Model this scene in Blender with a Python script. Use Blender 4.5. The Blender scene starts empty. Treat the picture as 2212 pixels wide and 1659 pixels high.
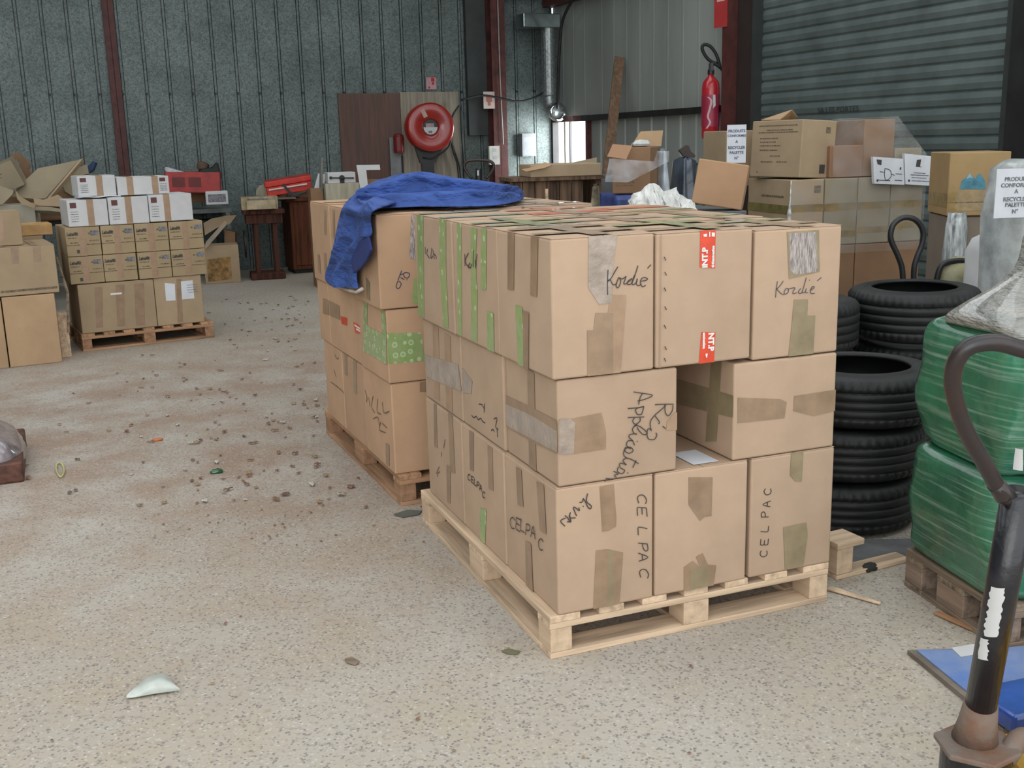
import bpy, math, random
from mathutils import Vector, Matrix
R_ = random.Random(7)
SC = bpy.context.scene
COL = SC.collection
# ------------------------------------------------------------------ camera
FPX, PITCH, ROLL, CH = 2301.18, 0.2223, -0.0268, 1.505
fwd = Vector((0, math.cos(PITCH), -math.sin(PITCH)))
_r = Vector((1, 0, 0)); _u = _r.cross(fwd)
RT = math.cos(ROLL)*_r + math.sin(ROLL)*_u
UP = -math.sin(ROLL)*_r + math.cos(ROLL)*_u
EYE = Vector((0, 0, CH))
cam_data = bpy.data.cameras.new('camera')
cam_data.sensor_width = 36; cam_data.lens = FPX/2212*36; cam_data.clip_start = .05; cam_data.clip_end = 200
cam = bpy.data.objects.new('camera', cam_data); COL.objects.link(cam)
cam.matrix_world = Matrix((( RT.x, UP.x, -fwd.x, 0), (RT.y, UP.y, -fwd.y, 0), (RT.z, UP.z, -fwd.z, CH), (0, 0, 0, 1)))
SC.camera = cam
# ------------------------------------------------------------------ light
SC.view_settings.view_transform = 'Standard'; SC.view_settings.look = 'None'
SC.view_settings.gamma = 1; SC.view_settings.use_curve_mapping = False
SC.view_settings.exposure = 0.08
W = bpy.data.worlds.new('overcast_sky'); SC.world = W; W.use_nodes = True
bg = W.node_tree.nodes['Background']; bg.inputs[0].default_value = (0.93, 0.97, 1.0, 1); bg.inputs[1].default_value = 2.2
def area(name, loc, aim, sx, sy, power, col=(1, 1, 1)):
    l = bpy.data.lights.new(name, 'AREA'); l.shape = 'RECTANGLE'; l.size = sx; l.size_y = sy; l.energy = power; l.color = col
    o = bpy.data.objects.new(name, l); COL.objects.link(o); o.location = loc
    o.rotation_euler = (Vector(aim)-Vector(loc)).to_track_quat('-Z', 'Y').to_euler()
    return o
WALL_YAW = .40
# daylight falling in through the loading door behind the photographer
area('loading_door_daylight', (-2.4, -3.4, 2.3), (.2, 4.2, .5), 6.0, 3.6, 150, (1.0, .985, .955))

# ------------------------------------------------------------------ pixel helpers
def ray(x, y): return fwd + RT*((x-1106)/FPX) - UP*((y-829.5)/FPX)
def gz(x, y, z=0.):
    d = ray(x, y); return EYE + d*((z-CH)/d.z)
def gy(x, y, Y):
    d = ray(x, y); return EYE + d*(Y/d.y)
def gn(x, y, P, n):
    d = ray(x, y); return EYE + d*(((P-EYE).dot(n))/d.dot(n))
def Z(ox, oy, s, *pts): return [(ox+x/s, oy+y/s) for x, y in pts]

class Fr:
    def __init__(s, ox, oy, yaw):
        s.o = Vector((ox, oy, 0)); s.yaw = yaw
        s.a = Vector((math.cos(yaw), math.sin(yaw), 0)); s.b = Vector((-math.sin(yaw), math.cos(yaw), 0))
    def P(s, u, v, z=0): return s.o + s.a*u + s.b*v + Vector((0, 0, z))
    def F(s, x, y, v):
        q = gn(x, y, s.P(0, v), s.b)-s.o; return q.dot(s.a), q.z
    def L(s, x, y, u):
        q = gn(x, y, s.P(u, 0), s.a)-s.o; return q.dot(s.b), q.z

# ------------------------------------------------------------------ mesh helper
class MB:
    def __init__(s): s.v = []; s.f = []
    def add(s, vs, fs):
        n = len(s.v); s.v += [tuple(p) for p in vs]; s.f += [tuple(i+n for i in f) for f in fs]; return s
    def box(s, x0, x1, y0, y1, z0, z1, M=None):
        vs = [Vector(p) for p in ((x0,y0,z0),(x1,y0,z0),(x1,y1,z0),(x0,y1,z0),(x0,y0,z1),(x1,y0,z1),(x1,y1,z1),(x0,y1,z1))]
        if M is not None: vs = [M @ p for p in vs]
        return s.add(vs, [(0,3,2,1),(4,5,6,7),(0,1,5,4),(1,2,6,5),(2,3,7,6),(3,0,4,7)])
    def poly(s, pts, n, t):
        """flat polygon with thickness t along n"""
        n = Vector(n).normalized(); k = len(pts); A = [Vector(p) for p in pts]; B = [p+n*t for p in A]
        nn = Vector((0, 0, 0))
        for i in range(k): nn += A[i].cross(A[(i+1) % k])
        if nn.dot(n) > 0: top = tuple(range(k, 2*k)); bot = tuple(range(k-1, -1, -1)); fl = False
        else: top = tuple(range(2*k-1, k-1, -1)); bot = tuple(range(k)); fl = True
        sd = [(i, (i+1) % k, k+(i+1) % k, k+i) for i in range(k)]
        if fl: sd = [tuple(reversed(q)) for q in sd]
        return s.add(A+B, [top, bot]+sd)
    def tube(s, pts, r, n=8, cap=True, closed=False):
        P = [Vector(p) for p in pts]; m = len(P); rs = r if isinstance(r, (list, tuple)) else [r]*m
        t0 = (P[1]-P[0]).normalized(); a = t0.orthogonal().normalized(); vs = []; prev = t0
        for i in range(m):
            if closed: t = (P[(i+1) % m]-P[i-1]).normalized()
            else: t = (P[min(i+1, m-1)]-P[max(i-1, 0)]).normalized()
            q = prev.rotation_difference(t); a = (q @ a); a = (a-t*a.dot(t)).normalized(); prev = t; b = t.cross(a)
            for j in range(n):
                an = 2*math.pi*j/n; vs.append(P[i]+(a*math.cos(an)+b*math.sin(an))*rs[i])
        fs = []
        for i in range(m if closed else m-1):
            k = (i+1) % m
            for j in range(n): fs.append((i*n+j, i*n+(j+1) % n, k*n+(j+1) % n, k*n+j))
        if cap and not closed: fs += [tuple(range(n-1, -1, -1)), tuple((m-1)*n+j for j in range(n))]
        return s.add(vs, fs)
    def lathe(s, prof, n=32, M=None, closed=False):
        vs = []; m = len(prof)
        for i in range(n):
            an = 2*math.pi*i/n; c, d = math.cos(an), math.sin(an)
            for r, z in prof:
                p = Vector((r*c, r*d, z)); vs.append(M @ p if M is not None else p)
        fs = []
        for i in range(n):
            k = (i+1) % n
            for j in range(m if closed else m-1):
                l = (j+1) % m; fs.append((i*m+j, k*m+j, k*m+l, i*m+l))
        return s.add(vs, fs)
    def grid(s, rows, closeu=False):
        m = len(rows); n = len(rows[0]); vs = [p for r in rows for p in r]; fs = []
        for i in range(m-1):
            for j in range(n if closeu else n-1):
                k = (j+1) % n; fs.append((i*n+j, i*n+k, (i+1)*n+k, (i+1)*n+j))
        return s.add(vs, fs)
    def mesh(s, name):
        me = bpy.data.meshes.new(name); me.from_pydata(s.v, [], s.f); me.update(); return me

def obj(name, mb, mat, parent=None, smooth=False, bevel=0, label=None, sub=0, solid=0, seg=2):
    me = mb.mesh(name) if isinstance(mb, MB) else mb
    o = bpy.data.objects.new(name, me); COL.objects.link(o)
    me.materials.clear(); me.materials.append(mat)
    if smooth:
        for p in me.polygons: p.use_smooth = True
    if solid:
        q = o.modifiers.new('s', 'SOLIDIFY'); q.thickness = solid; q.offset = 0
    if bevel:
        q = o.modifiers.new('b', 'BEVEL'); q.width = bevel; q.segments = seg; q.limit_method = 'ANGLE'; q.angle_limit = .7
    if sub:
        q = o.modifiers.new('u', 'SUBSURF'); q.levels = sub; q.render_levels = sub
    if parent is not None: o.parent = parent
    if label: o['label'] = label
    return o
def tag(o, label, cat, group=None, kind=None):
    o['label'] = label; o['category'] = cat
    if group: o['group'] = group
    if kind: o['kind'] = kind
    return o
def struct(o, label=None):
    o['kind'] = 'structure'
    if label: o['label'] = label
    return o
def thing(name, label, cat, loc=(0, 0, 0), rz=0, group=None, rot=None):
    o = bpy.data.objects.new(name, None); COL.objects.link(o); o.empty_display_size = .1
    o.location = loc; o.rotation_euler = rot if rot else (0, 0, rz)
    return tag(o, label, cat, group)
def mtx(o): return Matrix.Translation(o.location) @ o.rotation_euler.to_matrix().to_4x4()

# ------------------------------------------------------------------ materials
def nd(nt, t, **k):
    n = nt.nodes.new(t)
    for a, b in k.items():
        if a.startswith('i_'): n.inputs[int(a[2:]) if a[2:].isdigit() else a[2:]].default_value = b
        else: setattr(n, a, b)
    return n
def mat(name, col, rough=.8, metal=0., var=.12, vs=6., bump=.0, bs=60., coat=0., stretch=None, spec=.5, col2=None, alpha=1.0, trans=0, detail=5):
    m = bpy.data.materials.new(name); m.use_nodes = True; nt = m.node_tree; p = nt.nodes['Principled BSDF']; L = nt.links.new
    p.inputs['Roughness'].default_value = rough; p.inputs['Metallic'].default_value = metal
    p.inputs['Coat Weight'].default_value = coat; p.inputs['Specular IOR Level'].default_value = spec
    p.inputs['Alpha'].default_value = alpha
    tc = nd(nt, 'ShaderNodeTexCoord'); mp = nd(nt, 'ShaderNodeMapping'); L(tc.outputs['Object'], mp.inputs[0])
    if stretch: mp.inputs['Scale'].default_value = stretch
    n = nd(nt, 'ShaderNodeTexNoise'); n.inputs['Scale'].default_value = vs; n.inputs['Detail'].default_value = detail; n.inputs['Roughness'].default_value = .6
    L(mp.outputs[0], n.inputs[0])
    mx = nd(nt, 'ShaderNodeMix', data_type='RGBA')
    c2 = col2 if col2 else tuple(c*(1-2*var) for c in col); c1 = tuple(min(1, c*(1+var)) for c in col) if not col2 else col
    mx.inputs[6].default_value = (*c1, 1); mx.inputs[7].default_value = (*c2, 1)
    rp = nd(nt, 'ShaderNodeValToRGB'); rp.color_ramp.elements[0].position = .35; rp.color_ramp.elements[1].position = .68
    L(n.outputs[0], rp.inputs[0]); L(rp.outputs[0], mx.inputs[0]); L(mx.outputs[2], p.inputs['Base Color'])
    if bump:
        b = nd(nt, 'ShaderNodeBump'); b.inputs['Strength'].default_value = bump; b.inputs['Distance'].default_value = .004
        n2 = nd(nt, 'ShaderNodeTexNoise'); n2.inputs['Scale'].default_value = bs; n2.inputs['Detail'].default_value = 3
        L(mp.outputs[0], n2.inputs[0]); L(n2.outputs[0], b.inputs['Height']); L(b.outputs[0], p.inputs['Normal'])
    return m
def card(name, col, k=.06):
    """corrugated board: base tone, blotches, faint flutes"""
    m = mat(name, col, .86, var=k, vs=3.5, bump=.12, bs=35, spec=.2)
    nt = m.node_tree; L = nt.links.new; p = nt.nodes['Principled BSDF']
    tc = nt.nodes['Texture Coordinate']
    oi = nd(nt, 'ShaderNodeObjectInfo'); hs = nd(nt, 'ShaderNodeHueSaturation')
    mr = nd(nt, 'ShaderNodeMapRange'); mr.inputs[3].default_value = .93; mr.inputs[4].default_value = 1.05
    L(oi.outputs['Random'], mr.inputs[0]); L(mr.outputs[0], hs.inputs['Value'])
    src = p.inputs['Base Color'].links[0].from_socket
    L(src, hs.inputs['Color']); L(hs.outputs[0], p.inputs['Base Color'])
    w = nd(nt, 'ShaderNodeTexNoise'); w.inputs['Scale'].default_value = 1; w.inputs['Detail'].default_value = 2
    mp = nd(nt, 'ShaderNodeMapping'); mp.inputs['Scale'].default_value = (160, 160, 2); L(tc.outputs['Object'], mp.inputs[0]); L(mp.outputs[0], w.inputs[0])
    b0 = nt.nodes['Bump']; b = nd(nt, 'ShaderNodeBump'); b.inputs['Strength'].default_value = .10; b.inputs['Distance'].default_value = .002
    L(w.outputs[0], b.inputs['Height']); L(b0.outputs[0], b.inputs['Normal']); L(b.outputs[0], p.inputs['Normal'])
    return m
C_CARD = (.425, .302, .210)
m_card = card('cardboard', C_CARD)
m_cardb = card('cardboard_back_stack', (.46, .295, .185))
m_cardd = card('cardboard_dull', (.37, .275, .175))
m_cardt = card('cardboard_tan', (.46, .31, .185))
m_carddk = card('cardboard_brown', (.26, .155, .09))
m_cardg = card('cardboard_grey', (.30, .25, .17))
m_edge = mat('cardboard_raw_edge', (.36, .24, .15), .9, var=.2, vs=200)
m_tape = mat('brown_packing_tape', (.285, .19, .118), .38, var=.10, vs=14, bump=.25, bs=40, coat=.3)
m_tape2 = mat('tan_packing_tape', (.345, .225, .14), .42, var=.08, vs=14, bump=.2, bs=40, coat=.2)
m_tapeg = mat('olive_packing_tape', (.26, .205, .12), .36, var=.10, vs=14, bump=.3, bs=30, coat=.3)
m_tapetop = mat('tan_tape_on_lid', (.375, .265, .17), .4, var=.12, vs=20, bump=.5, bs=30, coat=.3)
m_tapec = mat('clear_wrinkled_tape', (.34, .275, .225), .24, var=.12, vs=14, bump=.9, bs=45, coat=.6)
m_tapes = mat('silvery_wrinkled_tape', (.36, .31, .29), .25, var=.3, vs=70, bump=.9, bs=90, coat=.6, stretch=(3, 3, .5))
m_tapeh = mat('tape_highlight', (.42, .33, .27), .2, var=.2, vs=60, bump=.9, bs=90, coat=.6)
def green_tape():
    m = mat('green_printed_tape', (.215, .34, .105), .3, var=.15, vs=30, col2=(.30, .36, .17), bump=.4, bs=60, coat=.5)
    nt = m.node_tree; L = nt.links.new; p = nt.nodes['Principled BSDF']; tc = nt.nodes['Texture Coordinate']
    v = nd(nt, 'ShaderNodeTexVoronoi'); v.inputs['Scale'].default_value = 26; v.inputs['Randomness'].default_value = .55; L(tc.outputs['Object'], v.inputs[0])
    r = nd(nt, 'ShaderNodeValToRGB'); e = r.color_ramp.elements; e[0].position = .0; e[0].color = (.3, .3, .3, 1); e[1].position = .42; e[1].color = (0, 0, 0, 1)
    q = r.color_ramp.elements.new(.16); q.color = (.2, .2, .2, 1); q = r.color_ramp.elements.new(.2); q.color = (1, 1, 1, 1); q = r.color_ramp.elements.new(.30); q.color = (1, 1, 1, 1); q = r.color_ramp.elements.new(.33); q.color = (0, 0, 0, 1)
    L(v.outputs['Distance'], r.inputs[0])
    mx = nd(nt, 'ShaderNodeMix', data_type='RGBA'); src = p.inputs['Base Color'].links[0].from_socket
    ml = nd(nt, 'ShaderNodeMath', operation='MULTIPLY'); ml.inputs[1].default_value = .6; L(r.outputs[0], ml.inputs[0])
    L(ml.outputs[0], mx.inputs[0]); L(src, mx.inputs[6]); mx.inputs[7].default_value = (.55, .68, .45, 1); L(mx.outputs[2], p.inputs['Base Color'])
    return m
m_green = green_tape()
m_greenl = mat('thin_green_tape_sheen', (.38, .39, .20), .35, var=.2, vs=30, bump=.4, bs=60, coat=.4)  # green tape on lids, its washed-out top sheen put into the colour
m_red = mat('red_tape', (.62, .055, .018), .35, var=.1, vs=20, coat=.3)
m_redt = mat('faded_orange_tape', (.62, .20, .10), .4, var=.25, vs=15, coat=.3)
m_white = mat('white_print', (.72, .70, .68), .6, var=.05)
m_paper = mat('white_paper', (.62, .64, .68), .7, var=.05, vs=8)
m_ink = mat('black_marker', (.055, .045, .042), .6, var=.1)
m_inkb = mat('blue_black_marker', (.05, .05, .085), .6, var=.1)
m_inkf = mat('faded_print', (.17, .125, .08), .8, var=.3, vs=60)
m_inkg = mat('grey_print', (.2, .2, .22), .8, var=.3, vs=60)
def wood(name, col, k=.15, dirt=None):
    m = mat(name, col, .8, var=k, vs=5, bump=.35, bs=10, stretch=(1, 1, 1), spec=.25, col2=dirt)
    return m
def woodg(name, col, axis, k=.2, col2=None):
    s = [28, 28, 28]; s[axis] = 1.6
    return mat(name, col, .8, var=k, vs=1.0, bump=.4, bs=2.0, stretch=tuple(s), spec=.25, col2=col2)
W_NEW = (.60, .445, .305)
m_wu = woodg('new_pine_along', W_NEW, 0); m_wv = woodg('new_pine_across', W_NEW, 1); m_wb = woodg('new_pine_block', (.56, .415, .285), 1, .12)
W_OLD = (.42, .245, .14)
m_ou = woodg('old_pine_along', W_OLD, 0, .25); m_ov = woodg('old_pine_across', W_OLD, 1, .25); m_ob = woodg('old_pine_block', (.33, .19, .11), 1, .2)
W_GRY = (.23, .175, .125)
m_gu = woodg('weathered_pine_along', W_GRY, 0, .3); m_gv = woodg('weathered_pine_across', W_GRY, 1, .3); m_gb = woodg('weathered_pine_block', (.22, .16, .12), 1, .3)
m_rust = mat('red_oxide_steel', (.085, .022, .018), .6, var=.25, vs=8, bump=.2)
m_dark = mat('dark_steel', (.02, .02, .02), .5, metal=.3, var=.2)
m_black = mat('black_rubber', (.012, .013, .013), .62, var=.3, vs=14, bump=.3, bs=120)
m_blackp = mat('black_plastic', (.016, .016, .018), .4, var=.2)
m_gal = mat('galvanised_sheet', (.30, .33, .33), .38, metal=.75, var=.2, vs=30, bump=.1, bs=50)
m_grey = mat('grey_plastic', (.36, .38, .40), .5, var=.08)
m_beige = mat('beige_board', (.40, .37, .28), .8, var=.15, vs=3, stretch=(6, 6, .6))
def spangle():
    m = mat('galvanised_cladding', (.118, .150, .143), .5, metal=.25, var=.12, vs=2.2, bump=.08, bs=20)
    nt = m.node_tree; L = nt.links.new; p = nt.nodes['Principled BSDF']; tc = nt.nodes['Texture Coordinate']
    v = nd(nt, 'ShaderNodeTexVoronoi'); v.inputs['Scale'].default_value = 75; L(tc.outputs['Object'], v.inputs[0])
    v2 = nd(nt, 'ShaderNodeTexNoise'); v2.inputs['Scale'].default_value = 24; v2.inputs['Detail'].default_value = 6; L(tc.outputs['Object'], v2.inputs[0])
    ad = nd(nt, 'ShaderNodeMath', operation='ADD'); L(v.outputs['Color'], ad.inputs[0]); L(v2.outputs[0], ad.inputs[1])
    mr = nd(nt, 'ShaderNodeMapRange'); mr.inputs[1].default_value = .5; mr.inputs[2].default_value = 1.5; mr.inputs[3].default_value = .55; mr.inputs[4].default_value = 1.45; L(ad.outputs[0], mr.inputs[0])
    hs = nd(nt, 'ShaderNodeHueSaturation'); src = p.inputs['Base Color'].links[0].from_socket; L(src, hs.inputs['Color']); L(mr.outputs[0], hs.inputs['Value']); L(hs.outputs[0], p.inputs['Base Color'])
    return m
m_clad = spangle()
def concrete():
    m = bpy.data.materials.new('exposed_aggregate_concrete'); m.use_nodes = True; nt = m.node_tree; L = nt.links.new; p = nt.nodes['Principled BSDF']
    p.inputs['Roughness'].default_value = .82; p.inputs['Specular IOR Level'].default_value = .3
    tc = nd(nt, 'ShaderNodeTexCoord')
    def noise(sc, det=4, ro=.6):
        n = nd(nt, 'ShaderNodeTexNoise'); n.inputs['Scale'].default_value = sc; n.inputs['Detail'].default_value = det; n.inputs['Roughness'].default_value = ro; L(tc.outputs['Object'], n.inputs[0]); return n
    def ramp(src, a, b, ca=0., cb=1.):
        r = nd(nt, 'ShaderNodeMapRange'); r.inputs[1].default_value = a; r.inputs[2].default_value = b; r.inputs[3].default_value = ca; r.inputs[4].default_value = cb; L(src, r.inputs[0]); return r.outputs[0]
    def mix(fac, a, b, mode='MIX'):
        x = nd(nt, 'ShaderNodeMix', data_type='RGBA', blend_type=mode)
        if isinstance(fac, float): x.inputs[0].default_value = fac
        else: L(fac, x.inputs[0])
        for i, q in ((6, a), (7, b)):
            if isinstance(q, tuple): x.inputs[i].default_value = (*q, 1)
            else: L(q, x.inputs[i])
        return x.outputs[2]
    big = noise(.55, 6, .55); mid = noise(2.6, 5); fine = noise(38, 4, .7); tiny = noise(120, 3, .7)
    c = mix(ramp(big.outputs[0], .38, .62), (.375, .335, .275), (.44, .405, .355))
    c = mix(ramp(mid.outputs[0], .45, .75, 0, .6), c, (.43, .375, .27))
    # brown dust trodden around the pallets
    sx = nd(nt, 'ShaderNodeVectorMath', operation='DISTANCE'); L(tc.outputs['Object'], sx.inputs[0]); sx.inputs[1].default_value = (-1.5, 6.2, 0)
    d1 = ramp(sx.outputs['Value'], 4.2, 1.2)
    mm = nd(nt, 'ShaderNodeMath', operation='MULTIPLY'); L(d1, mm.inputs[0]); L(ramp(mid.outputs[0], .35, .62), mm.inputs[1])
    c = mix(mm.outputs[0], c, (.32, .235, .175))
    c = mix(ramp(fine.outputs[0], .55, .68, 0, .75), c, (.22, .19, .165))
    c = mix(ramp(tiny.outputs[0], .60, .75, 0, .6), c, (.48, .45, .40))
    v = nd(nt, 'ShaderNodeTexVoronoi'); v.inputs['Scale'].default_value = 160; L(tc.outputs['Object'], v.inputs[0])
    sp = nd(nt, 'ShaderNodeSeparateColor'); L(v.outputs['Color'], sp.inputs[0])
    c = mix(ramp(sp.outputs[0], .90, .95, 0, .4), c, (.28, .18, .14))
    c = mix(ramp(sp.outputs[1], .94, .97, 0, .55), c, (.55, .53, .49))
    c = mix(ramp(sp.outputs[2], .91, .95, 0, .7), c, (.15, .14, .135))
    L(c, p.inputs['Base Color'])
    b = nd(nt, 'ShaderNodeBump'); b.inputs['Strength'].default_value = .45; b.inputs['Distance'].default_value = .006; L(fine.outputs[0], b.inputs['Height']); L(b.outputs[0], p.inputs['Normal'])
    return m
def film(name, col=(.75, .76, .78), a=.28, bump=.8, bs=12, stretch=(1, 1, 1)):
    m = mat(name, col, .12, var=.1, vs=10, bump=bump, bs=bs, stretch=stretch, coat=.5)
    nt = m.node_tree; L = nt.links.new; p = nt.nodes['Principled BSDF']
    n = nd(nt, 'ShaderNodeTexNoise'); n.inputs['Scale'].default_value = bs*.8; n.inputs['Detail'].default_value = 4; L(nt.nodes['Mapping'].outputs[0], n.inputs[0])
    mr = nd(nt, 'ShaderNodeMapRange'); mr.inputs[1].default_value = .35; mr.inputs[2].default_value = .75; mr.inputs[3].default_value = a*.4; mr.inputs[4].default_value = min(1, a*2.2)
    L(n.outputs[0], mr.inputs[0]); L(mr.outputs[0], p.inputs['Alpha'])
    return m

# ------------------------------------------------------------------ text and strokes
def text_mesh(s, size, ext=.0006, shear=0., bold=0., align='LEFT'):
    cu = bpy.data.curves.new('lettering', 'FONT'); cu.body = s; cu.size = size; cu.extrude = ext; cu.shear = shear; cu.offset = bold; cu.align_x = align; cu.resolution_u = 2
    o = bpy.data.objects.new('lettering', cu); COL.objects.link(o)
    dg = bpy.context.evaluated_depsgraph_get(); me = bpy.data.meshes.new_from_object(o.evaluated_get(dg))
    bpy.data.objects.remove(o); bpy.data.curves.remove(cu); return me
def crom(pts, k=4):
    if len(pts) < 3: return pts
    P = [pts[0]]+list(pts)+[pts[-1]]; out = []
    for i in range(1, len(P)-2):
        for j in range(k):
            t = j/k; out.append(tuple(.5*((2*P[i][c])+(-P[i-1][c]+P[i+1][c])*t+(2*P[i-1][c]-5*P[i][c]+4*P[i+1][c]-P[i+2][c])*t*t+(-P[i-1][c]+3*P[i][c]-3*P[i+1][c]+P[i+2][c])*t**3) for c in range(len(pts[0]))))
    out.append(tuple(pts[-1])); return out
def ribbon(mb, pts, n, w):
    n = Vector(n); P = [Vector(p) for p in pts]
    if len(P) < 2: return
    rows = []
    for i in range(len(P)):
        t = (P[min(i+1, len(P)-1)]-P[max(i-1, 0)])
        if t.length < 1e-7: t = Vector((1, 0, 0)).cross(n)
        s = n.cross(t.normalized())*(w/2); rows.append([P[i]-s, P[i]+s, P[i]+s+n*.0004, P[i]-s+n*.0004])
    mb.grid(rows, closeu=True)

FACES = {'F': (1, -1), 'L': (0, -1), 'R': (0, 1), 'T': (2, 1), 'K': (1, 1)}
class Box:
    """a carton standing on its base centre; w along x, d along y, h along z"""
    def __init__(s, root, w, d, h):
        s.root = root; s.w, s.d, s.h = w, d, h; s.M = mtx(root); s.Mi = s.M.inverted(); s.n = 0
    def plane(s, face):
        return {'F': (1, -s.d/2), 'K': (1, s.d/2), 'L': (0, -s.w/2), 'R': (0, s.w/2), 'T': (2, s.h)}[face]
    def normal(s, face):
        a, sg = FACES[face]; n = Vector((0, 0, 0)); n[a] = sg; return n
    def px(s, face, x, y, off=.001, clamp=.001):
        ax, val = s.plane(face); val += FACES[face][1]*off
        o = s.Mi @ EYE; d = s.Mi.to_3x3() @ ray(x, y); t = (val-o[ax])/d[ax]; q = o+d*t
        if clamp is not None:
            lim = {0: (-s.w/2+clamp, s.w/2-clamp), 1: (-s.d/2+clamp, s.d/2-clamp), 2: (clamp, s.h-clamp)}
            for k in range(3):
                if k != ax: q[k] = min(max(q[k], lim[k][0]), lim[k][1])
        return q
    def patch(s, face, pts, mat, name='packing_tape', off=None, label=None):
        s.n += 1; off = off if off is not None else .0008+.0003*s.n
        mb = MB(); mb.poly([s.px(face, x, y, off) for x, y in pts], s.normal(face), .0003)
        return obj(name, mb, mat, s.root, label=label)
    def rect(s, face, a0, a1, b0, b1, mat, name='packing_tape', label=None, off=None):
        """a along the face to the viewer's right from its centre, b upward (on top: toward the back) from the bottom or front"""
        s.n += 1; off = off if off is not None else .0008+.0003*s.n
        pts = [s.fp(face, a, b, off) for a, b in ((a0, b0), (a1, b0), (a1, b1), (a0, b1))]
        mb = MB(); mb.poly(pts, s.normal(face), .0003); return obj(name, mb, mat, s.root, label=label)
    def fp(s, face, a, b, off=.001):
        if face == 'F': return Vector((a, -s.d/2-off, b))
        if face == 'L': return Vector((-s.w/2-off, -a, b))
        if face == 'R': return Vector((s.w/2+off, a, b))
        return Vector((a, -s.d/2+b, s.h+off))
    def write(s, face, lines, width, mat, name='handwriting', smooth=True, off=None, label=None):
        s.n += 1; off = off if off is not None else .0012+.0003*s.n; mb = MB()
        for ln in lines:
            p = crom(ln) if smooth else ln
            ribbon(mb, [s.px(face, x, y, off) for x, y in p], s.normal(face), width)
        return obj(name, mb, mat, s.root, label=label)
    def text(s, face, txt, a, b, size, mat, name='printed_text', rot=0, sx=1, **k):
        s.n += 1; off = .0015+.0003*s.n; me = text_mesh(txt, size, **k)
        ex, ey = {'F': (Vector((1, 0, 0)), Vector((0, 0, 1))), 'L': (Vector((0, -1, 0)), Vector((0, 0, 1))), 'R': (Vector((0, 1, 0)), Vector((0, 0, 1))), 'T': (Vector((1, 0, 0)), Vector((0, 1, 0)))}[face]
        n = s.normal(face); c, d = math.cos(rot), math.sin(rot); o = s.fp(face, a, b, off)
        for v in me.vertices:
            x, y = v.co.x*sx, v.co.y; v.co = o+ex*(x*c-y*d)+ey*(x*d+y*c)+n*v.co.z
        return obj(name, me, mat, s.root)
    def lines(s, face, rows, mat, h=.006, name='printed_text'):
        """illegible small print: rows of (a0, a1, b)"""
        s.n += 1; off = .0008+.0003*s.n; mb = MB(); rr = random.Random(int(abs(rows[0][0])*9999)+len(rows))
        for a0, a1, b in rows:
            x = a0
            while x < a1:
                w = rr.uniform(.6, 3.0)*h; w = min(w, a1-x)
                mb.poly([s.fp(face, p, q, off) for p, q in ((x, b), (x+w, b), (x+w, b+h*rr.uniform(.7, 1)), (x, b+h*rr.uniform(.7, 1)))], s.normal(face), .0003); x += w+h*.4
        return obj(name, mb, mat, s.root)

def carton(label, P, yaw, w, d, h, m=None, flaps='v', name='cardboard_box', cat='box', group=None, tilt=(0, 0), jit=.010, rnd=.007):
    """flaps 'v': seam runs front to back, 'u': side to side, None: plain"""
    m = m or m_card
    root = thing(name, label, cat, P, group=group, rot=(tilt[0], tilt[1], yaw+R_.uniform(-jit, jit)))
    mb = MB(); n = 7; rr = random.Random(label); ft = .003 if flaps else 0
    mb.box(-w/2, w/2, -d/2, d/2, 0, h-ft)
    obj('body', mb, m, root, bevel=rnd, seg=3)
    if flaps:
        g = .0022; e = .0015
        for sg in (-1, 1):
            fb = MB(); lift = rr.uniform(0, .003)
            if flaps == 'v': x0, x1 = (g, w/2-e) if sg > 0 else (-w/2+e, -g); fb.box(x0, x1, -d/2+e, d/2-e, h-.0035, h-.0005+0*lift)
            else: y0, y1 = (g, d/2-e) if sg > 0 else (-d/2+e, -g); fb.box(-w/2+e, w/2-e, y0, y1, h-.0035, h-.0005+0*lift)
            obj('flap', fb, m, root, bevel=.001)
    return Box(root, w, d, h)

def pallet(label, P, yaw, W_, D_, mats, H=.135, name='wooden_pallet', nd_=7, group=None, rot=None):
    root = thing(name, label, 'pallet', P, rz=yaw, group=group, rot=rot)
    mu, mv, mk = mats; rr = random.Random(label)
    bw = .10
    def b(nm, x0, x1, y0, y1, z0, z1, m):
        j = lambda: rr.uniform(-.0025, .0025)
        mb = MB(); mb.box(x0+j()*0, x1, y0, y1, z0, z1); obj(nm, mb, m, root, bevel=.0025)
    z1, z2, z3 = .018, H-.042, H-.022
    b('bottom_board', 0, W_, 0, bw, 0, z1, mu); b('bottom_board', 0, W_, D_-bw, D_, 0, z1, mu)
    for x in (0, W_/2-bw/2, W_-bw): b('bottom_board', x, x+bw, bw+.002, D_-bw-.002, 0, z1, mv)
    for y, yd in ((.002, .095), (D_/2-.07, .14), (D_-.097, .095)):
        for x, xd in ((.002, .07), (W_/2-.045, .09), (W_-.072, .07)):
            b('block', x, x+xd, y, y+yd, z1, z2, mk)
        b('stringer_board', 0, W_, y, y+yd, z2, z3, mu)
    ws = [.10]+[.085]*(nd_-2)+[.10]; gap = (W_-sum(ws))/(nd_-1); x = 0
    for w in ws:
        b('deck_board', x, x+w, rr.uniform(0, .004), D_-rr.uniform(0, .004), z3, H, mv); x += w+gap
    return root

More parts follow.
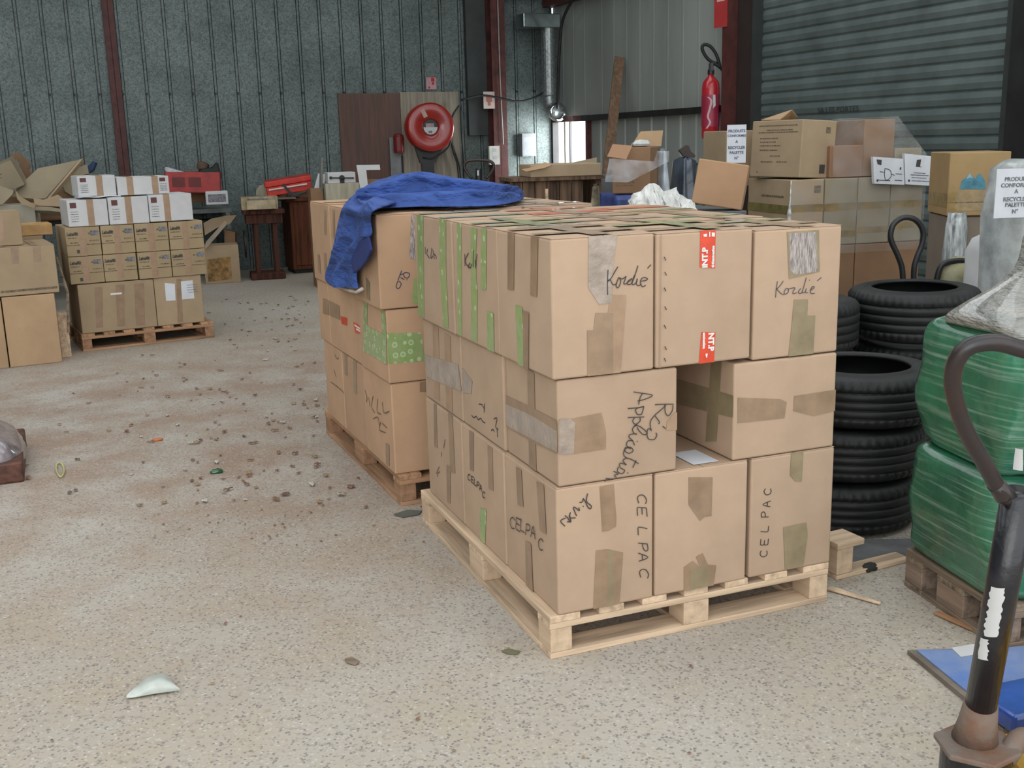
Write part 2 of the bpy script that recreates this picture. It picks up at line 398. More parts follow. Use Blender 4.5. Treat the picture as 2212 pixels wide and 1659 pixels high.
# ================================================================== THE BUILDING
WF = Fr(.70, 15.45, WALL_YAW)          # origin: back right corner; u runs along the back wall, v along the side wall
fl = MB(); fl.box(-20, 14, -8, 24, -.12, 0)
fo = struct(obj('floor', fl, concrete()))
def cladding(period, rib, depth, u0, u1, z0, z1, side=False):
    prof = []; u = u0
    while u < u1:
        e = min(u+period-rib, u1); prof += [(u, 0), (e, 0)]
        if e < u1: prof += [(e+.003, .022), (e+.008, .022), (e+.011, depth), (e+rib-.011, depth), (e+rib-.008, .022), (e+rib-.003, .022)]
        u += period
    mb = MB()
    if not side: mb.grid([[WF.P(p, q, z) for p, q in prof] for z in (z0, z1)])
    else: mb.grid([[WF.P(-q, -p, z) for p, q in prof] for z in (z1, z0)])
    return mb
ZR = 5.2
cw = cladding(.27, .046, -.0065, -13.0+.03, -.02, 0, ZR)
struct(obj('wall_back', cw, m_clad))
m_liner = mat('painted_liner_panel', (.30, .325, .30), .5, metal=.1, var=.10, vs=1.2, stretch=(1.2, 1.2, .25))
m_liner2 = mat('painted_liner_panel_low', (.20, .215, .20), .35, metal=.3, var=.18, vs=2, stretch=(5, 5, .3))
# side wall: solid around the opening, then column and roller door
WZ0, WZ1, WV0, WV1 = .95, 1.77, .06, 1.07
def side_panel(v0, v1, z0, z1, m, per=.32, dp=.018):
    mb = MB(); pr = []; v = v0
    while v < v1:
        e = min(v+per-.05, v1); pr += [(v, 0), (e, 0)]
        if e < v1: pr += [(e+.012, dp), (e+.038, dp)]
        v += per
    mb.grid([[WF.P(-q, -p, z) for p, q in pr] for z in (z1, z0)])
    return mb
sw = MB()
for a in (side_panel(WV1+.05, 4.33, 1.83, ZR, 0, .32, .004), side_panel(0, WV1+.05, 1.80, ZR, 0, .32, .004), side_panel(WV1+.02, 4.33, 0, 1.80, 0), side_panel(0, WV1+.02, 0, WZ0, 0)):
    sw.add(a.v, a.f)
sw.add([WF.P(0, -7.95, 0), WF.P(0, -18.0, 0), WF.P(0, -18.0, ZR), WF.P(0, -7.95, ZR)], [(0, 1, 2, 3)])
sw.add([WF.P(0, -4.3, 3.6), WF.P(0, -7.95, 3.6), WF.P(0, -7.95, ZR), WF.P(0, -4.3, ZR)], [(0, 1, 2, 3)])
struct(obj('wall_right', sw, m_liner))
lw = MB(); lw.add([WF.P(-13, 0, 0), WF.P(-13, -18, 0), WF.P(-13, -18, ZR), WF.P(-13, 0, ZR)], [(0, 1, 2, 3)])
struct(obj('wall_left_unseen', lw, m_clad))  # out of view, placed to hold back light on the left faces
# roof with open skylight strips
m_roof = mat('roof_sheet', (.30, .31, .30), .7, var=.1)
rf = MB()
for a, b in ((0, -3.6), (-5.6, -8.0), (-10.4, -11.8), (-14.3, -15.2)):
    rf.add([WF.P(-13, a, ZR), WF.P(0, a, ZR), WF.P(0, b, ZR), WF.P(-13, b, ZR)], [(0, 1, 2, 3)])
struct(obj('ceiling', rf, m_roof))
# opening beside the corner, with its frame, and a pale wall added outside to whiten it
wroot = thing('window_1', '', '', WF.P(0, -.06, 0), WALL_YAW); del wroot['category']; del wroot['label']; wroot['kind'] = 'structure'
def wfbox(x0, x1, y0, y1, z0, z1): m = MB(); m.box(x0, x1, y0, y1, z0, z1); return m
obj('window_frame', wfbox(-.06, .03, .0, .05, WZ0, WZ1), m_dark, wroot)
obj('window_frame', wfbox(-.06, .03, -1.06, -1.00, WZ0, WZ1), m_rust, wroot)
obj('window_frame', wfbox(-.06, .03, -1.06, .05, WZ1, WZ1+.07), m_rust, wroot)
obj('mullion', wfbox(-.01, .02, -.30, -.255, WZ0, WZ1), mat('pale_frame', (.55, .5, .44), .7), wroot)
obj('mullion', wfbox(-.01, .02, -.44, -.415, WZ0, WZ1), m_dark, wroot)
yard = MB(); yard.box(0, .1, -5, 3, 0, 5, Matrix.Translation(WF.P(5, 0, 0)) @ Matrix.Rotation(WALL_YAW, 4, 'Z'))
struct(obj('backdrop_outside', yard, mat('pale_backdrop', (.85, .80, .70), .9)))  # added pale backdrop so the opening reads white
# horizontal rail and red steel columns
rl = MB(); rl.box(-.10, -.01, -4.35, -1.02, 1.765, 1.835, Matrix.Translation(WF.P(0, 0, 0)) @ Matrix.Rotation(WALL_YAW, 4, 'Z'))
struct(obj('trim_1', rl, m_dark))
def col_h(nm, u, v, wd, dp, m, z1=ZR, w=.10):
    M = Matrix.Translation(WF.P(u, v, 0)) @ Matrix.Rotation(WALL_YAW, 4, 'Z'); mb = MB()
    mb.box(-wd/2, wd/2, -dp, -dp+.012, 0, z1, M); mb.box(-wd/2, wd/2, -.012, 0, 0, z1, M); mb.box(-.005, .005, -dp, 0, 0, z1, M)
    return struct(obj(nm, mb, m))
col_h('trim_2', -.92, -.02, .20, .20, m_rust)
m_rust2 = mat('red_oxide_tube', (.085, .022, .018), .6, var=.2, vs=8)
col_h('trim_3', -5.79, -.02, .125, .06, m_rust2)
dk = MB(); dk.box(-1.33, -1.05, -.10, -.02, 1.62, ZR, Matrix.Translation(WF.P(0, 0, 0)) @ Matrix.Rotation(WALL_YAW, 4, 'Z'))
struct(obj('trim_4', dk, mat('dark_grey_downpipe', (.035, .04, .04), .6)))  # plain dark grey strip left of the red column
Mw = Matrix.Translation(WF.P(0, 0, 0)) @ Matrix.Rotation(WALL_YAW, 4, 'Z')
jm = MB(); jm.box(-.16, 0, -4.52, -4.34, 0, 3.7, Mw); struct(obj('trim_5', jm, m_rust2))
jm = MB(); jm.box(-.10, .10, -4.80, -4.52, 0, 3.7, Mw); struct(obj('trim_6', jm, mat('dark_door_guide', (.028, .016, .014), .6)))
jm = MB(); jm.box(-.13, 0, -4.87, -4.81, 0, 3.7, Mw); jm.box(-.12, 0, -8.03, -7.91, 0, 3.7, Mw); struct(obj('trim_7', jm, mat('black_guide', (.035, .042, .04), .5)))
jm = MB(); jm.box(-.2, 0, -8.3, -8.03, 0, 3.7, Mw); struct(obj('trim_8', jm, m_dark))
jm = MB(); jm.box(-.18, -.02, -4.3, -.05, 3.30, 3.50, Mw); struct(obj('trim_9', jm, m_rust))
jm = MB(); jm.box(-1.2, -.02, -.20, -.02, 3.42, 3.58, Mw); struct(obj('trim_10', jm, m_rust))
# roller door
rd = MB(); rows = []
z = 0.0; SL = .113
prof = [(0, .0), (.012, .012), (.02, .055), (.012, .098), (-.004, .104), (-.004, .110)]
while z < 3.6:
    for q, dz in prof: rows.append([WF.P(-.03-q, -4.86, z+dz), WF.P(-.03-q, -7.92, z+dz)])
    z += SL
rd.grid([list(reversed(r)) for r in rows])
m_door = mat('roller_door_steel', (.125, .160, .155), .5, metal=.2, var=.15, vs=3, bump=.1, bs=20)
droot = struct(thing('door_1', '', '')); del droot['category']; del droot['label']
obj('roller_curtain', rd, m_door, droot)
br = MB(); br.box(-.07, 0, -7.92, -4.86, 1.30, 1.33, Mw); obj('bottom_rail', br, m_door, droot)
lg = text_mesh('SA LES PORTES', .07, ext=.001); 
for v in lg.vertices:
    p = WF.P(-.06, -5.75-v.co.x*1.2, 1.70+v.co.y); v.co = p
obj('lettering', lg, mat('faded_stencil', (.055, .07, .068), .6), droot)
# screws across the cladding
scr = MB()
for i in range(26):
    u = -.043-.27*i
    if u < -7.3: break
    scr.box(u-.012, u+.012, -.03, -.005, 2.185, 2.21, Mw)
so = struct(obj('trim_11', scr, m_dark))

# ================================================================== FRONT STACK
A = Fr(.09353, 2.91644, .3699)
def cart(fr, u0, u1, v0, v1, z0, z1, label, **k):
    return carton(label, fr.P((u0+u1)/2, (v0+v1)/2, z0), fr.yaw, u1-u0, v1-v0, z1-z0, **k)
pallet('new pale pine pallet under the front stack of boxes', A.P(0, 0, 0), A.yaw, 1.0, 1.325, (m_wu, m_wv, m_wb))
GA = 'boxes of the front pallet stack'; GH = 'boxes packed out of sight in the pallet stacks'
HL = 'plain cardboard box packed inside a pallet stack behind the outer boxes'
# bottom tier
a1 = cart(A, .028, .345, 0, .415, .135, .531, 'bottom near corner box of front stack, CELPAC on two faces and Livres', group=GA)
a2 = cart(A, .353, .678, .0, .415, .135, .531, 'bottom middle front box of front stack, taped, without any writing', group=GA)
a3 = cart(A, .689, 1.003, 0, .415, .135, .531, 'bottom right front box with CELPAC reading upward', group=GA)
a4 = cart(A, .028, .345, .42, .845, .135, .531, 'second bottom box along left side with small CELPAC and green tape', group=GA)
a5 = cart(A, .028, .345, .85, 1.285, .135, .531, 'rearmost bottom box on the left side of the front stack', group=GA)
for u0, u1, v0, v1 in ((.353, .678, .42, .84), (.353, .678, .85, 1.28), (.689, 1.0, .42, .84), (.689, 1.0, .85, 1.28)):
    cart(A, u0, u1, v0, v1, .135, .531, HL, group=GH)
# middle tier
m1 = cart(A, .036, .424, .0, .405, .533, .848, 'middle tier corner box marked Ré Application with a wrinkled tape band', group=GA, flaps=None)
m2 = cart(A, .623, .998, .0, .43, .533, .838, 'middle tier right box beside the dark gap, wide tape band across', group=GA, flaps=None)
m3 = cart(A, .030, .342, .41, .825, .533, .848, 'middle tier left side box with faint marker notes near its lower corner', group=GA, flaps=None)
m4 = cart(A, .030, .345, .83, 1.285, .533, .848, 'middle tier rear left box with silvery tape band over two strips', group=GA, flaps=None)
m5 = cart(A, .352, .612, .435, .83, .533, .845, 'shaded middle tier box standing behind the gap in the front stack', group=GA, flaps=None)
for u0, u1, v0, v1 in ((.63, .99, .44, .84), (.36, .66, .84, 1.28), (.67, .99, .85, 1.28)):
    cart(A, u0, u1, v0, v1, .533, .845, HL, group=GH)
# top tier
t1 = cart(A, .019, .341, -.006, .400, .852, 1.249, 'top near corner box marked Kordié, clear tape down its front', group=GA)
t2 = cart(A, .349, .672, -.004, .410, .852, 1.245, 'top middle front box with two red INT.P tapes', group=GA)
t3 = cart(A, .684, .996, .0, .41, .842, 1.236, 'top right front box marked Kordié below a silvery tape patch', group=GA)
t4 = cart(A, .016, .341, .405, .822, .852, 1.25, 'top left side box wrapped with four green tape strips', group=GA)
t5 = cart(A, .349, .672, .415, .83, .85, 1.247, 'box in the centre of the top tier of the front stack', group=GA)
t6 = cart(A, .684, .996, .415, .83, .845, 1.24, 'top right box behind the silvery-taped Kordié box, green tape piece', group=GA)
t7 = cart(A, .012, .341, .828, 1.285, .852, 1.252, 'rearmost top box on the left side with green tape at its far edge', group=GA)
t8 = cart(A, .349, .672, .835, 1.28, .85, 1.25, 'rear middle top box of front stack with faded orange tape', group=GA)
t9 = cart(A, .684, .996, .835, 1.27, .85, 1.245, 'rear right corner box on top of the front stack', group=GA)

z6 = lambda *p: Z(1160, 400, 3.16, *p)
ze = lambda *p: Z(900, 440, 4.607, *p)
za = lambda *p: Z(1060, 740, 5.183, *p)
zb = lambda *p: Z(1180, 1040, 4.424, *p)
zc = lambda *p: Z(1260, 540, 10.37, *p)
zd = lambda *p: Z(1600, 480, 5.53, *p)
zf = lambda *p: Z(900, 850, 4.739, *p)
zh = lambda *p: Z(660, 400, 3.607, *p)
z1 = lambda *p: Z(880, 650, 3.568, *p)
z3 = lambda *p: Z(1380, 940, 3.687, *p)
z4 = lambda *p: Z(660, 560, 3.017, *p)
# --- corner box T1
t1.patch('F', z6((500,750),(610,750),(572,1285),(470,1290),(485,870)), m_tape2)
t1.patch('F', z6((400,872),(520,872),(520,1290),(345,1305),(342,990),(385,990)), m_tape)
t1.patch('F', z6((352,325),(548,310),(520,560),(512,800),(425,815),(350,700)), m_tapec, label='tape highlight laid on as a pale patch')
t1.write('F', [zc((555,445),(545,620),(540,800),(545,1010)), zc((775,375),(700,500),(610,650),(535,710)), zc((540,690),(600,670),(650,760),(700,780),(760,740)),
  zc((795,610),(760,700),(735,790),(760,845),(800,820),(840,700),(810,620),(870,650),(960,590)), zc((960,590),(930,680),(905,750),(940,760),(1020,710),(1090,640)),
  zc((1090,640),(1010,690),(980,760),(1050,770),(1110,700),(1180,500),(1225,350)), zc((1150,560),(1090,720),(1120,780),(1190,720),(1210,640)), zc((1210,640),(1190,760),(1240,800),(1300,760)),
  zc((1300,700),(1400,680),(1440,650),(1380,615),(1310,640),(1280,720),(1320,820),(1400,790)), zc((1440,410),(1515,330))], .0029, m_ink)
t1.patch('L', ze((905,230),(970,230),(965,860),(905,850)), m_tape)
t1.patch('L', ze((1135,270),(1205,280),(1195,925),(1130,910)), m_tape)
t1.patch('L', ze((980,1010),(1050,1030),(1072,1640),(1010,1600)), m_green, label='green tape')
t1.patch('L', ze((1055,1065),(1115,1080),(1112,1680),(1062,1640)), m_tape)
t1.rect('T', -.035, .03, .002, .40, m_tapetop); t1.rect('T', -.158, .158, .095, .145, m_tapetop); t1.rect('T', -.158, .158, .285, .335, m_tapetop)
# --- T2
t2.patch('F', z6((1115,292),(1220,292),(1215,568),(1110,560)), m_red, label='red printed tape')
t2.patch('F', z6((1122,1003),(1218,1003),(1208,1220),(1105,1223)), m_red, label='red printed tape')
def ftxt(K, px0, px1, s, hpx, mat, rot):
    """text on the front face: starts at px0, cap height hpx pixels"""
    a = K.px('F', *px0); b = K.px('F', px0[0], px0[1]+hpx); K.text('F', s, a.x, a.z, (b-a).length/.70, mat, rot=rot, bold=.0012, name='printed_text')
ftxt(t2, z6((1160,562))[0], None, 'iNT.P', 13, m_white, math.pi/2)
ftxt(t2, z6((1205,560))[0], None, 'C Construction', 5, m_white, math.pi/2)
ftxt(t2, z6((1170,1008))[0], None, 'NT.P', 13, m_white, -math.pi/2)
ftxt(t2, z6((1132,1008))[0], None, 'onstruction', 5, m_white, -math.pi/2)
for pts in (((1135,335),(1160,330),(1160,352),(1138,352)), ((1175,318),(1183,318),(1183,352),(1175,352)), ((1192,322),(1215,325),(1213,352),(1192,350)), ((1150,1150),(1165,1150),(1160,1180),(1152,1172))):
    t2.patch('F', z6(*pts), m_white, name='printed_mark')
t2.write('F', [z6((868+i % 2*4, y), (880+i % 2*4, y+24)) for i, y in enumerate((490, 592, 700, 828, 955, 1100, 1180))], .0028, m_ink, name='staple', smooth=False)
t2.write('F', [z6((848,325),(846,700),(838,1250))], .0022, m_tape2, name='glued_seam', smooth=False)
t2.rect('T', .0, .06, .002, .41, m_greenl); t2.rect('T', -.16, .16, .25, .31, m_greenl); t2.rect('T', -.16, .16, .06, .10, m_tapetop)
# --- T3
t3.patch('F', z6((1705,320),(1925,305),(1930,590),(1720,640)), m_tapeg)
t3.patch('F', z6((1725,330),(1905,318),(1915,590),(1760,610),(1725,575)), m_tapes, label='silvery wrinkled tape')
t3.patch('F', z6((1755,780),(1850,780),(1845,890),(1900,890),(1885,1185),(1715,1200),(1735,1000)), m_tapeg)
t3.write('F', [zd((440,705),(425,800),(418,900)), zd((510,700),(470,760),(425,800)), zd((430,795),(480,850),(520,865)), zd((545,790),(520,830),(530,860),(565,840),(570,800),(545,790)),
  zd((565,800),(600,790),(650,785),(625,830),(630,855),(670,840)), zd((720,790),(690,830),(700,850),(735,830),(785,660)), zd((735,830),(745,845),(775,830)), zd((785,790),(775,840),(805,840)), zd((820,688),(824,696)),
  zd((830,820),(880,780),(860,768),(835,810),(840,850),(885,850)), zd((915,700),(965,660))], .0022, m_inkb)
t3.rect('T', -.02, .06, .002, .40, m_tapetop); t3.rect('T', -.15, .15, .10, .15, m_tapetop); t3.rect('T', -.15, .15, .26, .32, m_greenl)
# --- T4, T7 with green tape down the left faces
for q in (((400,185),(445,195),(450,1320),(410,1295)), ((535,235),(600,245),(585,560),(605,900),(600,1385),(545,1350)), ((640,245),(695,250),(690,860),(640,850)), ((700,1070),(765,1090),(770,1480),(705,1450))):
    t4.patch('L', ze(*q), m_green, label='green tape')
t4.write('L', [ze((478,500),(480,620)), ze((515,490),(482,570),(520,640)), ze((530,590),(515,620),(535,640),(545,600)), ze((565,460),(560,630)), ze((580,560),(590,620)), ze((600,500),(585,640))], .004, m_ink)
for q in (((2,80),(65,100),(75,1130),(15,1110)), ((225,135),(290,150),(292,640),(318,1240),(262,1220),(228,620))):
    t7.patch('L', ze(*q), m_green, label='green tape')
t7.write('L', [ze((85,430),(85,500)), ze((110,450),(100,500),(125,540)), ze((150,440),(140,540),(160,520)), ze((170,500),(190,520),(195,550)), ze((160,460),(175,550))], .004, m_inkb)
t4.rect('T', -.16, .16, .06, .12, m_greenl); t4.rect('T', -.16, .16, .20, .25, m_greenl); t4.rect('T', -.03, .03, 0, .41, m_greenl)
t7.rect('T', -.16, .16, .10, .16, m_greenl); t7.rect('T', -.16, .16, .36, .43, m_greenl)
t1.rect('T', -.10, .15, .372, .398, mat('tape_glint_white', (.72, .70, .68), .15, var=.1, coat=1), label='tape highlight laid on as a white strip')  # highlight on the lid tape, painted as a white strip
t5.rect('T', -.03, .03, 0, .41, m_tapetop); t5.rect('T', -.16, .16, .1, .15, m_tapetop); t5.rect('T', -.16, .16, .27, .33, m_tapetop)
t6.rect('T', -.15, .15, .12, .18, m_green, label='green tape'); t6.rect('T', -.03, .03, 0, .41, m_tapetop)
t8.rect('T', -.16, .16, .05, .16, m_redt, label='faded orange tape'); t8.rect('T', -.03, .04, 0, .44, m_tapetop); t8.rect('T', -.16, .16, .3, .36, m_redt, label='faded orange tape')
t9.rect('T', -.15, .15, .02, .09, m_greenl); t9.rect('T', -.15, .15, .20, .30, m_redt, label='faded orange tape')
# --- middle tier
m1.patch('F', za((765,880),(1240,785),(1290,1000),(1290,1190),(940,1245),(765,1255)), m_tape)
m1.patch('F', za((765,860),(885,850),(945,900),(930,1245),(765,1255)), m_tapec, label='tape highlight laid on as a pale patch')  # highlight on the brown tape, put in as a paler patch
m1.patch('F', za((1975,880),(2060,780),(2100,780),(2100,975),(1965,985)), m_tape2)
m1.patch('L', za((410,290),(485,340),(510,1440),(430,1380)), m_tape)
m1.patch('L', za((110,560),(400,700),(765,890),(765,1255),(500,1130),(200,960),(110,900)), m_tape)
m1.patch('L', za((170,690),(430,800),(765,1010),(765,1240),(500,1100),(180,930)), m_tapec, label='tape highlight laid on as a pale patch')
m1.write('F', [za((1600,553),(1700,568),(1812,590),(1740,630),(1645,655)), za((1700,570),(1672,620),(1658,695)),
  za((1535,738),(1640,730),(1715,715)), za((1715,715),(1690,800),(1640,800),(1625,745),(1690,722)), za((1535,840),(1720,832)), za((1670,838),(1672,880),(1620,915),(1590,880),(1612,840)),
  za((1640,915),(1590,960),(1600,1010),(1635,1030)), za((1600,950),(1620,928),(1680,945),(1755,1015),(1710,1030),(1660,985),(1640,950)), za((1635,1020),(1560,1030),(1550,1060),(1590,1100),(1610,1150)), za((1638,1104),(1646,1112)),
  za((1590,1100),(1540,1100),(1520,1150),(1570,1190)), za((1570,1185),(1510,1175),(1505,1215),(1550,1240),(1595,1210),(1560,1170),(1500,1200),(1490,1260),(1530,1300)),
  za((1520,1290),(1580,1310),(1655,1355)), za((1630,1320),(1590,1400)), za((1530,1290),(1480,1320),(1520,1370)), za((1532,1455),(1540,1464)),
  za((1520,1370),(1450,1350),(1450,1400),(1500,1430),(1470,1470),(1420,1440),(1430,1390)), za((1375,1440),(1430,1470),(1385,1485),(1410,1512)), za((1290,1520),(1370,1535),(1330,1560)),
  za((1840,695),(1940,690),(2048,690)), za((1950,690),(1955,780),(1990,820),(2035,760),(2040,700)), za((1965,700),(1900,760),(1840,810)), za((1840,810),(1790,880),(1790,960),(1800,990)), za((1840,820),(1890,890),(1880,910)),
  za((1925,935),(1960,965)), za((1800,970),(1760,970),(1750,1030),(1770,1080),(1830,1085),(1860,1040),(1850,1010))], .0029, m_ink)
m2.patch('F', z6((1370,1450),(1660,1460),(1705,1480),(1690,1590),(1370,1625)), m_tape)
m2.patch('F', z6((1755,1440),(2045,1395),(2035,1540),(1890,1575),(1750,1540)), m_tape)
m2.patch('L', z6((940,1320),(1345,1440),(1345,1590),(940,1490)), m_tapeg)
m2.patch('L', z6((1190,1180),(1260,1180),(1225,1750),(1150,1750)), m_tapeg)
m3.write('L', [z1((550,795),(575,800),(590,830)), z1((595,790),(590,860)), z1((495,880),(510,900),(530,890),(545,915),(565,905),(580,930),(600,940)), z1((665,910),(690,905),(680,970),(700,990)), z1((645,1000),(660,990),(670,1010)), z1((690,990),(695,1050))], .004, m_ink)
m4.patch('L', z1((195,180),(240,200),(250,770),(205,740)), m_tape2)
m4.patch('L', z1((285,250),(330,275),(350,870),(300,830)), m_tape2)
m4.patch('L', z1((130,415),(390,490),(420,700),(150,590)), m_tapec, label='silvery wrinkled tape')
m3.patch('L', z1((400,500),(500,620),(490,715),(405,690)), m_tapec, label='silvery wrinkled tape')
m5.patch('F', z6((985,1240),(1120,1240),(1120,1290),(985,1290)), m_tapeg)
# --- bottom tier
a1.patch('F', zb((510,50),(645,25),(670,350),(668,430),(600,470),(535,480)), m_tape)
a1.patch('F', zb((475,660),(590,648),(620,655),(735,680),(700,1200),(450,1250)), m_tape)
a1.patch('F', zb((590,650),(625,655),(640,1200),(590,1215)), m_tapeg)
LT = {'C': [[(1,.85),(.6,1),(.15,.75),(.1,.35),(.4,.05),(.95,.15)]], 'E': [[(1,1),(.5,1),(.12,.95),(.1,.5),(.1,.05),(.5,0),(.95,0)], [(.1,.5),(.8,.5)]],
      'L': [[(.2,1),(.1,.5),(.1,.05),(.5,0),(.9,0)]], 'P': [[(.15,1),(.1,0)], [(.12,.95),(.7,1),(.9,.75),(.6,.5),(.12,.45)]], 'A': [[(.05,0),(.45,1),(.9,0)], [(.2,.4),(.75,.4)]]}
def word(zz, cells, ux, uy, s='CELPAC'):
    out = []
    for ch, (ox, oy) in zip(s, cells):
        for ln in LT[ch]: out.append(zz(*[(ox+ux[0]*x+uy[0]*y, oy+ux[1]*x+uy[1]*y) for x, y in ln]))
    return out
a1.write('F', word(zb, [(865,120),(868,240),(875,430),(878,580),(880,680),(885,830)], (6, 92), (90, 4)), .0029, m_ink)
a1.write('F', [zb((395,115),(385,190),(430,235),(420,262),(395,240),(370,185),(350,165)), zb((355,160),(345,195),(318,200)), zb((350,235),(356,242)), zb((310,250),(315,280),(270,245),(262,262),(290,330)), zb((232,295),(222,345),(280,348)), zb((180,325),(205,350),(235,388),(222,320)), zb((185,350),(142,370),(145,395),(180,428)), zb((200,385),(235,388))], .0032, m_ink)
a2.patch('F', zb((1360,-40),(1590,-40),(1580,330),(1510,340),(1470,380),(1360,225)), m_tape)
a2.patch('F', zb((1315,820),(1400,760),(1470,815),(1430,720),(1495,685),(1545,795),(1625,800),(1600,1030),(1315,1060)), m_tape)
a2.patch('F', zb((1380,840),(1545,820),(1545,1030),(1370,1050)), m_tapeg)
a2.rect('T', -.02, .07, .02, .16, m_paper, name='label', label='white paper label')
a3.write('F', word(zb, [(2112,722),(2118,610),(2120,485),(2125,345),(2140,245),(2150,130)], (6, -66), (-72, 6)), .0029, m_ink)
a3.patch('F', z3((1215,130),(1312,110),(1298,370),(1245,368),(1203,320)), m_tapeg)
a3.patch('F', z3((1150,735),(1335,695),(1345,800),(1310,1045),(1165,1070)), m_tapeg)
zr = lambda *p: Z(880, 960, 3.318, *p)
for q in (((1015,750),(1070,780),(1090,1160),(1035,1140)), ((1225,900),(1300,940),(1325,1440),(1260,1400))): a1.patch('L', zf(*q), m_tape)
a1.patch('L', zr((845,690),(885,710),(900,1060),(850,1020)), m_tape)
a1.write('L', word(zf, [(950,1370),(1010,1385),(1055,1395),(1110,1445),(1165,1465),(1240,1590)], (52, 32), (4, -120)), .0036, m_ink)
for q in (((535,370),(585,400),(585,800),(545,780)), ((725,530),(775,560),(785,1000),(735,970))): a4.patch('L', zf(*q), m_tape)
a4.patch('L', zf((645,1170),(715,1190),(700,1540),(650,1500)), m_green, label='green tape')
a4.write('L', word(zf, [(520,880),(555,905),(585,930),(612,960),(640,990),(670,1060)], (28, 18), (2, -62)), .004, m_ink)
for q in (((175,95),(200,110),(215,560),(180,540)), ((320,190),(365,220),(395,820),(345,800)), ((305,730),(345,745),(345,1130),(310,1100))): a5.patch('L', zf(*q), m_tape)
a5.write('L', [zf((290,470),(275,560)), zf((255,600),(250,650)), zf((230,750),(200,820),(235,800)), zf((210,850),(215,830))], .004, m_inkf)

# ================================================================== SECOND STACK, BEHIND ON THE LEFT
B = Fr(-.489, 4.337, .40)
GB = 'boxes of the second pallet stack'
pallet('darker worn pallet under the second stack of boxes', B.P(0, 0, 0), B.yaw, 1.0, 1.35, (m_ou, m_ov, m_ob))
kb = dict(group=GB, m=m_cardb)
b1 = cart(B, -.008, .33, .03, .47, .135, .532, 'bottom near box of second stack with faint handwriting on its side', **kb)
b2 = cart(B, -.006, .33, .478, .86, .135, .530, 'bottom middle left box of second stack, three taped seams', **kb)
b3 = cart(B, -.006, .33, .865, 1.24, .135, .532, 'bottom far left box of second stack, marked near the pallet', **kb)
n1 = cart(B, -.016, .33, .028, .455, .534, .846, 'middle tier box with a wide bright green dotted tape band', flaps=None, **kb)
n2 = cart(B, -.010, .33, .46, 1.045, .534, .848, 'middle tier left box of second stack with two small red tapes', flaps=None, **kb)
n3 = cart(B, -.010, .33, 1.05, 1.28, .534, .848, 'far left middle tier box of second stack with brown tape', flaps=None, **kb)
p1 = cart(B, -.038, .29, .02, .42, .85, 1.238, 'top near box of second stack, scribbled front, beside the blue jacket', **kb)
p2 = cart(B, -.022, .29, .43, .87, .85, 1.240, 'top left box of second stack under the hanging blue jacket', **kb)
p3 = cart(B, -.022, .29, .875, 1.28, .85, 1.245, 'far left top box of second stack, uncovered, taped twice', **kb)
for u0, u1 in ((.34, .645), (.655, .95)):
    for i, (v0, v1) in enumerate(((.02, .42), (.43, .87), (.875, 1.28))):
        cart(B, u0, u1, v0, v1, .135, .531, HL, group=GH, m=m_cardb); cart(B, u0, u1, v0, v1, .534, .846, HL, group=GH, flaps=None, m=m_cardb)
        q = cart(B, (.30 if u0 < .5 else .618), (.61 if u0 < .5 else .945), v0, v1, .85, 1.24, 'top box of second stack, %s column, %s row' % ('centre' if u0 < .5 else 'right-hand', ('front', 'middle', 'rear')[i]), group=GB, m=m_card)
        q.rect('T', -.03, .03, 0, v1-v0, m_tapetop); q.rect('T', -.16, .16, .1, .15, m_tape2 if i else m_tapec)
b1.patch('L', z4((355,1035),(378,1048),(378,1195),(355,1180)), m_tape); b1.patch('L', z4((522,1195),(546,1210),(548,1350),(525,1335)), m_tape)
b1.write('L', [z4((385,850),(400,900),(395,930)), z4((410,900),(420,960)), z4((440,890),(430,960),(450,1000)), z4((470,910),(465,990),(490,1010)), z4((500,930),(510,1000),(545,990)), z4((440,1040),(470,1030),(480,1080)), z4((490,1060),(480,1110),(520,1130)), z4((500,1070),(530,1100))], .005, m_inkf)
b1.patch('F', zh((890,1535),(940,1528),(950,1610),(890,1610)), m_tape)
for q in (((248,600),(268,615),(275,760),(255,750)), ((310,650),(330,660),(335,880),(315,870))): b2.patch('L', z4(*q), m_tape)
b3.write('L', [z4((190,620),(205,650),(215,640)), z4((185,720),(200,770)), z4((165,800),(230,850),(255,885))], .005, m_inkf)
n1.patch('F', zh((628,1155),(900,1148),(930,1370),(632,1395)), m_green, label='wide green dotted tape')
for q in (((450,900),(480,915),(490,1320),(455,1295)), ((585,968),(622,980),(635,1180),(600,1160)), ((450,1080),(634,1180),(634,1400),(450,1290))): n1.patch('L', zh(*q), m_green, label='green tape')
n2.patch('L', zh((275,1020),(325,1035),(325,1095),(280,1080)), m_red, label='red tape'); n2.patch('L', zh((372,1065),(452,1110),(452,1172),(385,1150)), m_red, label='red tape')
n2.write('L', [zh((382,1090),(445,1130)), zh((395,1120),(445,1148))], .008, m_white, name='printed_text', smooth=False)
n2.patch('L', zh((185,900),(265,940),(270,1050),(190,1015)), m_tape); n3.patch('L', zh((135,880),(185,900),(190,1015),(135,1000)), m_tape)
p1.patch('F', zh((826,225),(868,225),(866,580),(808,570)), m_tapes, label='clear shiny tape'); p1.patch('F', zh((845,725),(878,730),(878,925),(832,915)), m_green, label='green tape')
p1.write('F', [zh((750,665),(735,700),(720,740)), zh((735,700),(760,690),(780,680),(810,690),(800,720),(775,720),(760,690)), zh((720,745),(705,790),(725,805),(745,770),(725,745)), zh((740,720),(770,735)), zh((788,735),(792,740))], .0035, m_inkb)
p1.patch('L', zh((470,720),(500,760),(500,900),(475,880)), m_tapeg)
